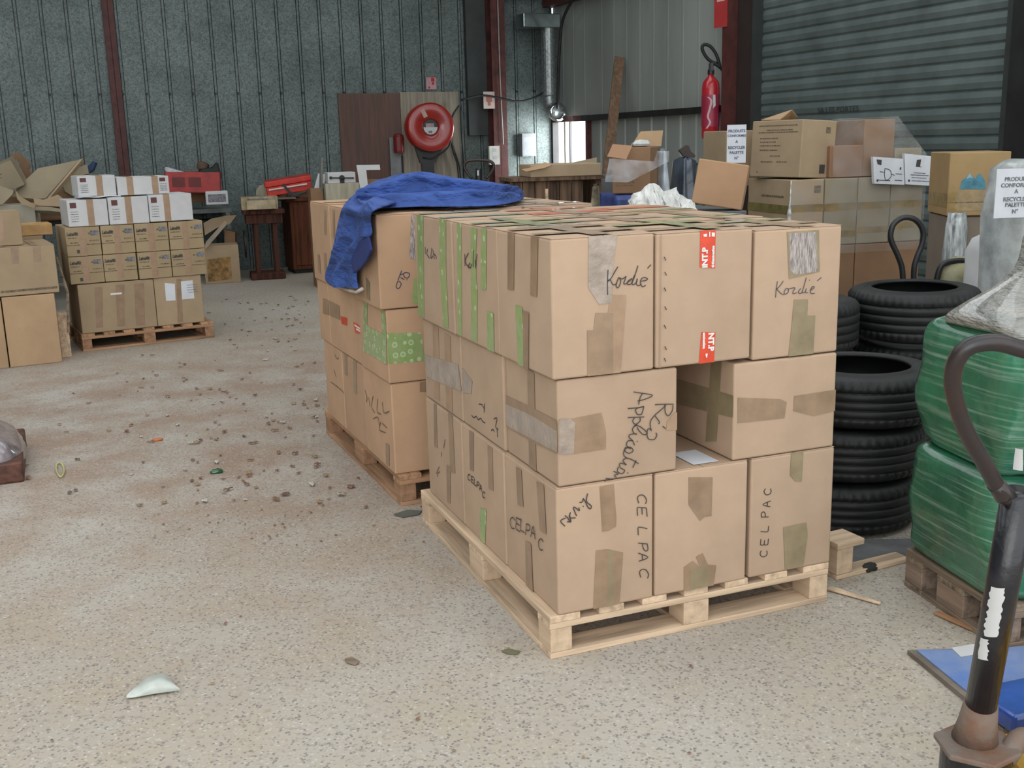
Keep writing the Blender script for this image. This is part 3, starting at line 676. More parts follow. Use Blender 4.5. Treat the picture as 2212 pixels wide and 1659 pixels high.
for q in (((143,185),(160,190),(162,390),(145,380)), ((143,525),(160,532),(166,700),(150,690)), ((92,535),(110,545),(118,690),(98,670))): p3.patch('L', zh(*q), m_tape)
p2.patch('L', zh((210,190),(225,195),(230,420),(214,410)), m_tape)
p1.rect('T', -.16, .16, .1, .16, m_tapetop); p3.rect('T', -.15, .16, .1, .15, m_tapetop); p2.rect('T', -.03, .03, 0, .44, m_tapetop)

# ================================================================== BLUE JACKET
m_blue = mat('blue_work_cloth', (.035, .082, .29), .85, var=.15, vs=7, bump=1.0, bs=9, stretch=(1, 1, 2.2))
m_blue.node_tree.nodes['Bump'].inputs['Distance'].default_value = .05
m_lining = mat('pale_cuff', (.45, .42, .38), .8, var=.1)
def cloth():
    mb = MB(); rr = random.Random(3)
    # lying part: columns from left to right, each a profile from the near edge over the ridge to the back
    cols = [(770,452,412,.0),(800,450,402,.03),(835,449,391,.05),(868,448,377,.08),(900,447,370,.10),(925,447,371,.10),(950,447,377,.09),(985,447,384,.085),(1020,446,388,.08),(1055,445,393,.075),(1085,442,398,.07),(1110,437,405,.06),(1127,432,418,.04),(1131,428,424,.02)]
    cc = crom(cols, 5); rows = []
    for i, (x, yb, yt, dp) in enumerate(cc):
        P0 = gz(x, yb, 1.256); back = .16+dp*1.2
        P1 = gy(x, yt, P0.y+.10+dp*.8); P2 = P1+Vector((0, back, 0)); P2.z = 1.256
        row = []; n = 22
        for j in range(n+1):
            t = j/n
            if t < .55:
                s = t/.55; p = P0.lerp(P1, s); b = math.sin(s*math.pi); p.z += .026*b*(1-.4*s)
                f = -(abs(math.sin(s*6.6+i*.045+1.1*math.sin(i*.10)))**.7)*.075*b+math.sin(s*15-i*.15)*.008*b+.040*b
                p += Vector((0, -f, f*.8))
            else:
                s = (t-.55)/.45; p = P1.lerp(P2, s); p.z += .02*math.sin(s*math.pi)
            p.z = max(p.z, 1.256); row.append(p)
        rows.append(row)
    mb.grid(rows)
    o = obj('jacket_body', mb, m_blue, None, smooth=True, solid=.006, sub=1)
    # sleeve running over the edge and hanging down the left side
    sl = MB()
    seg = [((870,378),(880,432),'t',.055),((838,392),(864,444),'t',.06),((800,402),(836,453),'t',.055),((765,424),(813,461),'t',.04),((744,448),(808,466),'e',.03),((734,480),(809,482),'l',.035),((727,515),(812,503),'l',.045),((720,550),(800,522),'l',.05),((716,580),(786,556),'l',.055),((713,604),(778,592),'l',.055),((722,616),(782,622),'l',.05)]
    S = crom([(a[0], a[1], b[0], b[1], {'t': 0., 'e': .5, 'l': 1.}[k], h) for a, b, k, h in seg], 4); rows = []
    for i, (ax, ay, bx, by, k, h) in enumerate(S):
        def pt(x, y):
            T = gz(x, y, 1.262); Lp = gn(x, y, B.P(-.055, 0), B.a)
            if k <= 0: return T
            if k >= 1: return Lp
            kk = k
            return T.lerp(Lp, kk) if (T-Lp).length < .6 else Lp
        a, b = pt(ax, ay), pt(bx, by); row = []; n = 16
        nrm = (Vector((0, 0, 1))*(1-k) + (-B.a)*k).normalized()
        for j in range(n+1):
            t = j/n; p = a.lerp(b, t); bb = math.sin(t*math.pi)**.6
            f = -(abs(math.sin(t*6.3+i*.06+.8*math.sin(i*.2)))**.7)*.045*bb+.01*bb+math.sin(t*15-i*.22+2)*.006*bb+.012
            row.append(p+nrm*(h*bb+f))
        for j in range(n-1, 0, -1):
            t = j/n; p = a.lerp(b, t); row.append(p+nrm*.004)
        rows.append(row)
    sl.grid(rows, closeu=True)
    return o, sl
jroot = thing('jacket', 'blue work jacket lying over the second stack, sleeve hanging down its side', 'jacket', B.P(.1, .4, 1.25))
def reparent(o, r):
    o.parent = r; o.matrix_parent_inverse = mtx(r).inverted()
jb, slv = cloth(); reparent(jb, jroot)
js = obj('sleeve', slv, m_blue, None, smooth=True, sub=1); reparent(js, jroot)
cf = MB(); ring = slv.v[-31*1:]; k = len(ring) if False else 31
last = [Vector(p) for p in slv.v[-31:]]; last = [Vector(p) for p in slv.v[-(2*17-3+1):]] if False else last
cpts = [gn(x, y, B.P(-.065, 0), B.a) for x, y in ((722,616),(740,622),(757,628),(770,631),(783,624))]
cf.tube(cpts, .008, 6); jc = obj('cuff_edge', cf, m_lining, None, smooth=True); reparent(jc, jroot)
fd = MB(); fpts = [gn(x, y, B.P(-.075, 0), B.a) for x, y in ((768,590),(762,556),(770,528),(800,512),(806,540),(797,562),(783,580))]
fd.poly(fpts, -B.a, .012); jf = obj('sleeve_fold', fd, mat('dark_navy_fold', (.016, .03, .14), .9, var=.2, vs=12), None, bevel=.004); reparent(jf, jroot)  # darker navy patch laid over the sleeve

# ================================================================== STACK C (printed boxes, white boxes)
Cc = Fr(-3.347, 8.208, .508)
pallet('orange-brown pallet carrying the white and printed boxes', Cc.P(0, 0, 0), Cc.yaw, 1.025, .80, (m_ou, m_ov, m_ob))
GC = 'boxes on the far left pallet'
c1 = cart(Cc, .012, .585, .03, .60, .135, .52, 'wide plain box on the far pallet below the printed rows', group=GC, m=m_cardd, flaps=None)
c2 = cart(Cc, .592, .965, .03, .60, .135, .525, 'plain box with two white delivery labels on far pallet', group=GC, m=m_cardd, flaps=None)
zq = lambda *p: Z(0, 300, 3.072, *p)
c1.patch('F', zq((625,985),(680,985),(685,1250),(640,1255)), m_tape); c1.patch('F', zq((765,970),(825,965),(830,1240),(780,1245)), m_tape); c1.patch('F', zq((890,965),(955,955),(962,1235),(905,1240)), m_tape)
c1.patch('F', zq((733,1025),(808,1018),(808,1030),(735,1038)), m_white, name='label', label='bright white strip')
c2.patch('F', zq((1170,930),(1205,930),(1215,1215),(1180,1220)), m_tape)
c2.patch('F', zq((1092,955),(1160,962),(1166,1072),(1102,1076)), m_paper, name='label'); c2.patch('F', zq((1200,945),(1278,938),(1290,1058),(1208,1066)), m_paper, name='label')
c2.lines('F', [(-.02+.09, .155, .25+.02*i) for i in range(4)], m_inkg, .006)
m_prt = card('cardboard_printed', (.36, .275, .165))
rows_u = [(-.028, .222), (.228, .474), (.482, .735), (.741, 1.010)]
zi = lambda *p: Z(130, 360, 5.925, *p)
for r_, (za_, zb_) in enumerate(((.527, .737), (.741, .962))):
    for i, (u0, u1) in enumerate(rows_u):
        lab = 'small printed box in the %s row of four, %s' % (('lower', 'upper')[r_], ('leftmost', 'second from left', 'third from left', 'rightmost')[i])
        k = cart(Cc, u0, u1, .015+.012*(i < 2), .44, za_, zb_, lab, group='small printed boxes on the far pallet', m=m_prt, flaps=None, rnd=.004)
        w = u1-u0; hh = zb_-za_
        k.rect('F', -w/2+.002, w/2-.002, hh*.375, hh*.375+.006, m_inkf, name='lid_seam')
        k.text('F', 'LeineMit', -w/2+.008, hh*.72, .038, m_ink, sx=.60, shear=.25, bold=.0014)
        k.lines('F', [(-w/2+.012, -.045, hh*.62), (-w/2+.03, -.04, hh*.45)], m_inkf, .009); k.lines('F', [(.045, w/2-.01, hh*.5)], m_inkf, .009)
        q = MB()
        k.rect('F', w/2-.07, w/2-.012, hh*.70, hh*.86, m_inkg, name='barcode'); k.rect('F', .038, .052, hh*.74, hh*.80, m_inkf, name='printed_mark')
        k.rect('F', -.028, .018, .0, hh-.003, m_tape2)
        if i == 0: k.rect('F', -.055, -.035, hh*.10, hh*.22, m_ink, name='printed_mark')
cart(Cc, -.01, .50, .45, .78, .527, .95, 'plain box at the back of the far left pallet, left half', group=GC, m=m_cardd, flaps=None)
cart(Cc, .51, 1.03, .45, .78, .527, .955, 'plain box at the back of the far left pallet, right half', group=GC, m=m_cardd, flaps='u')
cart(Cc, .02, .95, .61, .78, .135, .525, 'low box at the back of the far left pallet', group=GC, m=m_cardd, flaps=None)
m_wbox = mat('white_carton', (.56, .56, .56), .7, var=.05, vs=5)
m_logo = mat('maroon_print', (.12, .045, .045), .7)
GW = 'white boxes with brown tape'
def wbox(u0, u1, v0, v1, za_, zb_, lab, tapes, logo, yaw=0):
    k = carton(lab, Cc.P((u0+u1)/2, (v0+v1)/2, za_), Cc.yaw+yaw, u1-u0, v1-v0, zb_-za_, m=m_wbox, flaps='u', group=GW, jit=.004); w = u1-u0; h = zb_-za_
    for t in tapes: k.rect('F', t-.024, t+.024, 0, h, m_tape2); k.rect('T', t-.024, t+.024, 0, v1-v0, m_tapetop)
    k.rect('F', logo, logo+.045, h*.70, h*.90, m_logo, name='printed_mark')
    k.lines('F', [(logo, logo+.055, h*(.55-.09*i)) for i in range(5)], m_inkg, .005)
    return k
wbox(.005, .297, .02, .45, .966, 1.168, 'white box, leftmost of the lower row of three, beside the cartons heap', [.02], -.125)
wbox(.303, .603, .02, .45, .966, 1.176, 'white box in the middle of the lower row of three', [.0], -.125)
wbox(.609, .945, .02, .45, .97, 1.182, 'white box at the right end of the lower row of three', [-.03], -.15)
wbox(.105, .385, .07, .40, 1.19, 1.345, 'white box on top at the left, resting on the flattened white bag', [.02], -.12)
wbox(.395, .79, .07, .42, 1.184, 1.325, 'wider white box on top at the right with two tape strips', [-.10, .09], .125)
bgm = MB(); rr = random.Random(5); rows = []
for i in range(9):
    rows.append([Cc.P(.10+.31*i/8, .045+.25*j/6, 1.176+.009+.004*math.sin(i*1.3+j)) for j in range(7)])
bgm.grid(rows); o = obj('plastic_bag', bgm, mat('white_plastic', (.62, .64, .66), .35, var=.05), smooth=True, solid=.008)
tag(o, 'flattened white plastic bag squeezed between the white boxes', 'bag')

# ================================================================== STACK D (large cartons at the left edge)
D = Fr(-3.722, 7.607, .4975)
GD = 'large cartons at the left edge'
kd = dict(m=m_cardt, group=GD)
d1 = cart(D, -.65, .062, 0, .60, 0, .50, 'large carton at the bottom left edge, mostly outside the picture', **kd)
d2 = cart(D, .07, .425, 0, .60, 0, .515, 'tall plain carton standing on the floor at far left, lower right one', flaps=None, **kd)
d3 = cart(D, -.55, .462, .01, .62, .52, .872, 'wide carton with two tape strips lying across the far left stack', m=m_cardd, flaps='u', group=GD)
zs = lambda *p: Z(0, 320, 3.19, *p)
d3.patch('F', zs((70,670),(125,665),(130,795),(85,800)), m_tape); d3.patch('F', zs((225,660),(280,655),(285,780),(232,785)), m_tape)
d3.patch('F', zs((5,1000),(395,965),(395,950),(5,985)), m_inkf, name='lower_flap_edge'); d3.rect('T', .12, .17, 0, .61, m_tapetop); d3.rect('T', .35, .40, 0, .61, m_tapetop)
d4 = cart(D, -.28, .268, .10, .45, .875, 1.118, 'small carton on top of the far left stack, at the picture edge', m=m_cardd, flaps='u', group=GD)
d4.patch('F', zs((0,470),(25,470),(28,640),(0,645)), m_tape2)
d5 = cart(D, .08, .45, .64, .95, 0, .90, 'carton behind the far left stack carrying an orange wood board', m=m_cardd, flaps='u', group=GD)
ob = MB(); ob.box(-.26, .26, -.15, .15, 0, .085); t = thing('wood_plank', 'orange wood board lying behind the far left cartons', 'board', D.P(.27, .80, .902), D.yaw); obj('board', ob, mat('orange_pine', (.50, .30, .12), .7, var=.15, vs=10), t, bevel=.004)
pl = MB(); pl.box(-.035, .035, -.04, .04, 0, .34); t = thing('wood_post', 'pale wooden post standing between the two far left pallets', 'post', D.P(.478, .22, 0), D.yaw); obj('post', pl, m_wv, t, bevel=.003)
sk = MB(); sk.tube([D.P(.50, .10, .20), D.P(.53, .12, .50), D.P(.50, .30, .75)], .011, 6); tag(obj('wood_stick', sk, m_gu), 'thin grey stick leaning between the far left stacks', 'stick')

# ================================================================== slabs traced at their own distance
def slab(name, pts, Y, th, m, tilt=0, lean=0, parent=None):
    """flat board whose outline is given in picture points, on a plane through distance Y"""
    cx = sum(p[0] for p in pts)/len(pts); cy = sum(p[1] for p in pts)/len(pts); P = gy(cx, cy, Y)
    n = Vector((math.sin(tilt)*math.cos(lean), -math.cos(tilt)*math.cos(lean), math.sin(lean)))
    mb = MB(); mb.poly([gn(x, y, P, n) for x, y in pts], -n, th); return obj(name, mb, m, parent)
def heap_piece(lab, pts, Y, th, m, tilt=0, lean=0, nm='cardboard_sheet', cat='cardboard', group=None):
    return tag(slab(nm, pts, Y, th, m, tilt, lean), lab, cat, group)
HG = 'loose cardboard in the heap at the far left'
heap_piece('largest flat cardboard sheet, leaning diagonally on the heap', zs((60,330),(110,290),(175,220),(260,140),(350,122),(545,80),(315,345),(250,350)), 10.6, .03, m_cardg, .2, .55, group=HG)
heap_piece('narrow folded cardboard strip along the diagonal edge of the big sheet', zs((325,345),(345,340),(572,72),(548,78)), 10.55, .06, m_cardd, .2, .5, group=HG)
heap_piece('darker cardboard flap rising behind the tilted box in the heap', zs((65,45),(120,30),(150,55),(200,110),(190,150),(230,190),(180,215),(120,80)), 10.9, .03, m_carddk, -.3, .2, group=HG)
heap_piece('torn cardboard piece at the right end of the heap', zs((430,255),(470,225),(520,140),(600,110),(612,175),(540,195),(535,320),(500,330),(450,300)), 11.0, .05, m_cardg, .3, .2, group=HG)
heap_piece('crushed cardboard strip below the big sheet', zs((230,345),(300,355),(400,320),(455,365),(450,405),(350,400),(240,395)), 10.3, .12, m_cardd, .1, .3, group=HG)
heap_piece('pale cardboard strip above the dark gap in the heap', zs((235,400),(350,405),(452,425),(452,445),(350,432),(235,428)), 10.25, .2, m_cardg, .0, .3, group=HG)
heap_piece('left open flap of the spread carton in the heap', zs((-20,250),(60,280),(95,292),(85,320),(20,385),(-20,395)), 10.15, .012, m_cardg, .3, .35, group=HG)
heap_piece('right open flap of the spread carton in the heap', zs((105,292),(135,330),(200,370),(250,385),(235,415),(150,385),(118,350)), 10.15, .012, m_cardd, -.3, .3, group=HG)
k = carton('open carton with spread flaps in the cardboard heap, pale side', gy(18, 520, 10.35).xy.to_3d(), .3, .58, .4, 1.06, m=mat('pale_cardboard', (.36, .33, .26), .85, var=.08), flaps=None, group=HG)
k = carton('tilted carton at the top left of the cardboard heap', gy(25, 408, 10.55), .25, .30, .28, .26, m=m_cardg, flaps='v', tilt=(.15, -.38), group=HG)
k.lines('F', [(-.08, .02, .17), (-.05, .0, .14)], m_inkf, .012)
tb = thing('workbench', 'dark workbench under the cardboard heap behind the far left stack', 'table', gy(110, 500, 11.5).xy.to_3d(), .4)
q = MB(); q.box(-1.1, .5, -.55, .45, .80, .86); obj('tabletop', q, m_dark, tb)
for x in (-1.05, .42):
    for y in (-.5, .38): q = MB(); q.box(x, x+.06, y, y+.06, 0, .80); obj('leg', q, m_dark, tb)
t = thing('crushed_carton', 'crushed carton lying on the workbench below the loose sheets', 'box', gy(92, 462, 11.1).xy.to_3d()+Vector((0, 0, .86)), .35)
q = MB(); q.box(-.45, .38, -.2, .25, 0, .30); obj('body', q, m_carddk, t, bevel=.02)
b_ = slab('plastic_sheet', zs((600,130),(640,90),(660,100),(640,150),(610,170)), 11.3, .05, mat('dark_blue_plastic', (.02, .045, .11), .4), 0, .1)
tag(b_, 'dark blue plastic scrap sticking up behind the white boxes', 'scrap')

# ---- bench with the red crate
t = thing('metal_bench', 'perforated metal bench behind the printed boxes, under the red crate', 'table', gy(430, 500, 13.2).xy.to_3d(), .35)
q = MB(); q.box(-.75, .38, -.3, .3, .78, .83); obj('tabletop', q, mat('grey_green_paint', (.20, .23, .21), .6), t)
m_perf = mat('speckled_white_metal', (.34, .35, .34), .6, var=.45, vs=60)
for x in (-.72, .31):
    for y in (-.28, .22): q = MB(); q.box(x, x+.05, y, y+.05, 0, .78); obj('leg', q, m_perf, t)
q = MB(); q.box(-.7, .3, -.25, .25, .30, .33); obj('shelf', q, m_dark, t)
BT = gy(430, 500, 13.2).xy.to_3d()
t = thing('dark_bin', 'dark bin lying on the shelf of the metal bench', 'bin', BT+Vector((-.05, 0, .33)), .35); q = MB(); q.box(-.5, .25, -.2, .2, 0, .36); obj('body', q, mat('dark_green_plastic', (.018, .035, .03), .5), t, bevel=.02)
m_redp = mat('red_plastic', (.36, .02, .014), .4, var=.15, vs=10)
t = thing('plastic_crate', 'open red plastic crate heaped with odds and ends on the bench', 'crate', gy(418, 416, 12.7), .28, rot=(0, .04, .28))
q = MB(); w, d, h = .62, .36, .24
q.box(-w/2, w/2, -d/2, -d/2+.02, 0, h); q.box(-w/2, w/2, d/2-.02, d/2, 0, h); q.box(-w/2, -w/2+.02, -d/2, d/2, 0, h); q.box(w/2-.02, w/2, -d/2, d/2, 0, h); q.box(-w/2, w/2, -d/2, d/2, 0, .02)
obj('body', q, m_redp, t, bevel=.006)
for x in (-.16, .02): q = MB(); q.box(x-.07, x+.07, -d/2-.004, -d/2, .07, .18); obj('side_panel', q, mat('dark_red_plastic', (.14, .012, .01), .5), t)
tag(slab('crate_support', zq((1180,345),(1360,340),(1360,420),(1180,425)), 12.9, .25, m_carddk), 'brown box holding up the red crate on the bench', 'box')
t_ = [('tube_roll', 'white rolled tube lying on top of the red crate', zq((1088,192),(1100,185),(1240,225),(1235,250),(1100,222)), (.62, .63, .66), 'roll'),
      ('blue_bag', 'blue and white plastic bag spilling over the red crate', zq((1130,238),(1215,235),(1300,245),(1310,275),(1130,275)), (.03, .05, .26), 'bag'),
      ('dark_cloth', 'black cloth heaped at the right of the red crate', zq((1305,225),(1340,195),(1400,190),(1435,150),(1455,225),(1460,265),(1310,270)), (.012, .014, .014), 'cloth'),
      ('brown_cloth', 'brown cap resting on the black cloth above the red crate', zq((1300,160),(1330,145),(1380,165),(1375,200),(1310,210)), (.09, .05, .025), 'cap')]
for nm, lb, pt, c, ca in t_:
    o = slab(nm, pt, 12.75, .14, mat(nm+'_material', c, .6, var=.2, vs=12), .1, .05); q = o.modifiers.new('b', 'BEVEL'); q.width = .02; q.segments = 3; tag(o, lb, ca)
t = thing('storage_bin', 'small white printed bin at the right end of the bench', 'bin', gy(469, 441, 12.65), .3)
q = MB(); q.box(-.125, .125, -.12, .12, 0, .155); obj('body', q, m_wbox, t, bevel=.01); q = MB(); q.box(-.10, .10, -.123, -.121, .03, .12); obj('printed_mark', q, m_inkg, t)
# open carton
k = carton('open cardboard box on the floor right of the printed boxes', gz(474, 612).xy.to_3d()+Vector((0, .16, 0)), .3, .40, .34, .44, m=m_cardd, flaps=None)
q = slab('flap', zq((1362,735),(1365,685),(1490,545),(1512,560)), 12.35, .008, mat('pale_flap', (.34, .27, .2), .8), .2, .4); reparent(q, k.root)
q = slab('flap', zq((1350,560),(1400,530),(1500,510),(1570,505),(1530,560),(1440,590),(1360,640)), 12.75, .008, m_cardd, .0, .2); reparent(q, k.root)
k.patch('F', zq((1375,800),(1530,780),(1540,930),(1380,950)), mat('orange_print', (.30, .17, .06), .8, var=.3, vs=20), name='printed_area')
heap_piece('big brown carton side standing behind the open cardboard box', zq((1490,600),(1560,620),(1560,760),(1530,930),(1490,930)), 12.85, .1, m_carddk, nm='carton_side', cat='box')
# sewing machine table
t = thing('sewing_table', 'dark wooden treadle sewing table by the back wall', 'table', gz(574, 603)+Vector((0, .12, 0)), .28)
m_mah = woodg('dark_mahogany', (.075, .028, .018), 2, .3)
q = MB(); q.box(-.24, .24, -.2, .2, .77, .82); obj('tabletop', q, m_mah, t, bevel=.006); q = MB(); q.box(-.21, .21, -.17, .17, .66, .77); obj('drawer_case', q, m_mah, t, bevel=.004)
for x in (-.13, .09): q = MB(); q.box(x, x+.055, -.15, -.10, .08, .66); obj('leg', q, m_mah, t, bevel=.004)
for x in (-.13, .09): q = MB(); q.box(x, x+.055, .10, .15, .08, .66); obj('leg', q, m_mah, t, bevel=.004)
q = MB(); q.box(-.20, .20, -.19, .19, 0, .08); obj('base', q, m_mah, t, bevel=.01)
q = MB(); q.lathe([(.15, -.008), (.165, -.008), (.165, .008), (.15, .008)], 28, Matrix.Translation((-.235, 0, .42)) @ Matrix.Rotation(math.pi/2, 4, 'Y'), closed=True)
for a in range(4): q.box(-.005, .005, -.15, .15, -.006, .006, Matrix.Translation((-.235, 0, .42)) @ Matrix.Rotation(a*math.pi/4, 4, 'X'))
obj('flywheel', q, m_dark, t)
ST = gz(574, 603)+Vector((0, .12, 0))
def simple(nm, lab, cat, P, yaw, w, d, h, m, bev=.006, tilt=(0, 0), group=None):
    r = thing(nm, lab, cat, P, group=group, rot=(tilt[0], tilt[1], yaw)); q = MB(); q.box(-w/2, w/2, -d/2, d/2, 0, h); obj('body', q, m, r, bevel=bev); return Box(r, w, d, h)
m_yb = mat('yellowed_wood', (.42, .34, .20), .8, var=.2, vs=10)
sbx = simple('wooden_tray', 'pale wooden tray box on top of the sewing table', 'tray', ST+Vector((-.03, -.02, .82)), .25, .42, .3, .15, m_yb)
sbx.rect('F', -.14, .10, .09, .13, m_inkg, name='printed_mark')
simple('wooden_tray', 'smaller straw-coloured wooden tray in front of the pale one', 'tray', ST+Vector((.04, -.23, .83)), .22, .33, .08, .105, mat('straw_wood', (.45, .36, .23), .8, var=.15, vs=10))
simple('plank', 'thin grey board bridging wooden tray and cabinet top', 'board', gy(580, 431, 13.0), .3, .62, .3, .02, m_gu)
# cabinet
CB = gz(636, 592)
t = thing('cabinet', 'old reddish brown wooden cabinet against the back wall', 'cabinet', CB+WF.a*.40+WF.b*.26, WALL_YAW)
m_cab = woodg('reddish_walnut', (.115, .038, .018), 2, .3)
q = MB(); q.box(-.40, .40, -.25, .25, .05, .88); obj('body', q, m_cab, t, bevel=.006); q = MB(); q.box(-.44, .44, -.28, .28, .88, .92); obj('top_board', q, m_cab, t, bevel=.008)
q = MB(); q.box(-.38, .38, -.22, .22, 0, .05); obj('plinth', q, m_dark, t); q = MB(); q.box(-.36, -.01, -.262, -.25, .10, .84); obj('door', q, m_cab, t, bevel=.005); q = MB(); q.box(.01, .36, -.262, -.25, .10, .84); obj('door', q, m_cab, t, bevel=.005)
0 and simple('dark_case', 'dark tall case squeezed between sewing table and cabinet', 'case', gz(622, 597)+Vector((0, .35, 0)), .4, .13, .5, .78, m_dark)
# red trunk and things on the cabinet
t = thing('red_case', 'bright red plastic case lying tilted on the cabinet', 'case', gy(627, 419, 13.25), rot=(0.05, -.13, .2))
m_brt = mat('bright_red_plastic', (.60, .025, .012), .35, var=.15, vs=6)
q = MB(); q.box(-.27, .27, -.16, .16, .02, .13); obj('body', q, m_brt, t, bevel=.012); q = MB(); q.box(-.28, .28, -.17, .17, .13, .20); obj('lid', q, m_brt, t, bevel=.012)
q = MB(); q.box(-.24, .22, -.185, -.165, .095, .11); obj('white_bar', q, m_white, t)
q = MB(); q.box(.0, .03, -.19, -.17, -.06, .16, Matrix.Rotation(-.5, 4, 'Y')); obj('black_strap', q, m_blackp, t)
heap_piece('beige sack slumped at the left of the red case', zq((1700,340),(1720,310),(1780,295),(1810,345),(1900,365),(1890,385),(1700,375)), 13.2, .12, m_beige, nm='sack', cat='sack')
heap_piece('brown cardboard piece leaning right of the red case on the cabinet', zq((1990,400),(1980,370),(2040,345),(2085,360),(2085,430),(2000,430)), 13.3, .1, m_carddk)
# things behind stack B on the left
zw = lambda *p: Z(660, 340, 11.06, *p)
simple('tall_carton', 'tall grey-beige carton behind the second stack, black handled white top', 'box', gy(739, 470, 11.9).xy.to_3d(), .3, .37, .34, 1.13, m_beige)
CP = gy(739, 470, 11.9).xy.to_3d()
kb_ = simple('white_tray', 'white tray with a black bar handle on the tall grey carton', 'tray', CP+Vector((0, 0, 1.131)), .3, .30, .30, .115, m_wbox)
q = MB(); q.tube([(-.12, -.16, .06), (.13, -.16, .05)], .007, 8); q.lathe([(0, -.01), (.03, -.01), (.03, .01), (0, .01)], 16, Matrix.Translation((0, -.16, .055)) @ Matrix.Rotation(math.pi/2, 4, 'X')); q.box(-.022, .022, -.17, -.15, .0, .055); q.lathe([(0, -.01), (.016, -.01), (.016, .01), (0, .01)], 12, Matrix.Translation((-.12, -.16, .06)) @ Matrix.Rotation(math.pi/2, 4, 'X')); obj('handle', q, m_blackp, kb_.root)
simple('side_carton', 'brown carton standing under the white frame pieces', 'box', gy(685, 470, 11.9).xy.to_3d(), .3, .14, .26, 1.08, m_carddk)
o = slab('white_board', zw((300,385),(330,385),(330,850),(240,850),(190,800)), 11.9, .03, m_wbox, .1, .1); tag(o, 'white board leaning left, on the brown carton', 'board')
o = slab('white_board', zw((400,400),(565,400),(550,480),(480,480),(410,850),(390,850)), 11.9, .03, m_wbox, .1, .1); tag(o, 'torn white board with a notched top, on the brown carton', 'board')
q = MB(); q.tube([gy(694, 418, 11.8), gy(694, 340, 11.8)], .014, 8); tag(obj('metal_pole', q, mat('dull_metal', (.17, .17, .15), .5, metal=.4)), 'thin upright metal pole between the white boards', 'pole')
q = MB()
o = slab('white_profile', zw((1215,185),(1770,175),(1785,295),(1450,300),(1490,690),(1310,760)), 11.2, .05, m_wbox, .1, 0); tag(o, 'white L-shaped frame profile standing by the wooden wall panel', 'frame')
simple('small_carton', 'brown carton inside the angle of the white frame', 'box', gy(803, 470, 11.5).xy.to_3d(), .35, .16, .2, 1.17, m_carddk)

# ---- wall panels
q = MB(); q.box(-3.10, -2.27, -.035, -.012, .10, 2.185, Mw); o = obj('plywood_sheet', q, woodg('reddish_ply', (.155, .088, .072), 2, .25, (.10, .07, .06)), bevel=.002); tag(o, 'reddish plywood sheet fixed to the back wall left of the hose reel', 'panel')
for u in (-2.93, -2.73, -2.5): q = MB()
q = MB(); q.box(-2.265, -1.44, -.035, -.012, .10, 2.20, Mw); o = obj('plywood_sheet', q, woodg('pale_weathered_ply', (.30, .27, .20), 2, .3, (.19, .16, .14)), bevel=.002); tag(o, 'pale weathered board on the back wall behind the red hose reel', 'panel')
def plate(nm, lab, fr_, x0, y0, x1, y1, v, m, cat='sign', th=.006):
    u0, za_ = WF.F(x0, y1, v); u1, zb_ = WF.F(x1, y0, v)
    r = thing(nm, lab, cat, WF.P((u0+u1)/2, v, za_), WALL_YAW); q = MB(); w = abs(u1-u0); h = zb_-za_; q.box(-w/2, w/2, 0, th, 0, h); obj('plate', q, m, r); return Box(r, w, 0, h)
k = plate('fire_sign', 'small red and white fire notice on the wall above the hose reel', WF, 921, 167, 942, 193, -.02, mat('pinkish_sign', (.42, .24, .26), .5))
for a, b, c, d in ((.0, .045, .10, .15), (.01, .04, .06, .09), (-.045, -.02, .01, .035), (.0, .05, .155, .165)): k.rect('F', a, b, c, d, m_redp, name='printed_mark')
k = plate('notice', 'white notice with a red emblem on the red steel column', WF, 1045, 198, 1068, 235, -.235, mat('pinkish_white', (.50, .42, .38), .5)); k.rect('F', -.04, .04, .09, .17, mat('faded_red_print', (.35, .12, .09), .6), name='printed_mark'); k.rect('F', -.02, .02, .04, .09, mat('faded_red_print', (.35, .12, .09), .6), name='printed_mark')
k = plate('switch_box', 'cream switch box with two switches low on the red steel column', WF, 1058, 315, 1079, 356, -.24, mat('cream_plastic', (.48, .49, .44), .4), 'switch', .05)
for z_ in (.07, .17): k.rect('F', -.025, .03, z_, z_+.05, m_grey, name='switch_rocker')
q = MB(); q.tube([WF.P(-.93, -.25, 5.0), WF.P(-.92, -.25, 2.3), WF.P(-.90, -.25, 1.49)], .009, 6); tag(obj('conduit', q, mat('grey_conduit', (.30, .27, .25), .5)), 'thin conduit running up the red column from the switch box', 'pipe')
k = plate('meter_box', 'grey metal meter box on the bright wall near the opening', WF, 1129, 288, 1158, 338, -.12, mat('light_grey_enamel', (.20, .22, .24), .4), 'box', .11)
k.rect('F', -.085, .09, .02, .26, mat('light_grey_door', (.24, .265, .29), .35), name='door')
# rail above panels
# hose reel
RC = WF.P(-1.973, -.30, 1.735); t = thing('hose_reel', 'large red fire hose reel on the pale board, label in its hub', 'hose reel', RC, WALL_YAW-.15)
Mx = Matrix.Rotation(math.pi/2, 4, 'X')
m_reel = mat('red_lacquer', (.31, .014, .009), .3, var=.08, vs=4, coat=.5)
q = MB(); q.lathe([(.10, .015), (.12, .03), (.27, .045), (.305, .035), (.312, .02), (.305, .008), (.27, .0), (.10, 0)], 48, Matrix.Translation((0, -.10, 0)) @ Mx, closed=True); obj('front_disc', q, m_reel, t, smooth=True)
q = MB(); q.lathe([(.0, .0), (.312, 0), (.312, .02), (0, .02)], 48, Matrix.Translation((0, .10, 0)) @ Mx); obj('back_disc', q, m_reel, t)
q = MB(); q.lathe([(.22, .0), (.25, .02), (.255, .05), (.25, .08), (.255, .11), (.25, .14), (.255, .17), (.22, .2)], 32, Matrix.Translation((0, .10, 0)) @ Mx); obj('hose', q, m_black, t, smooth=True)
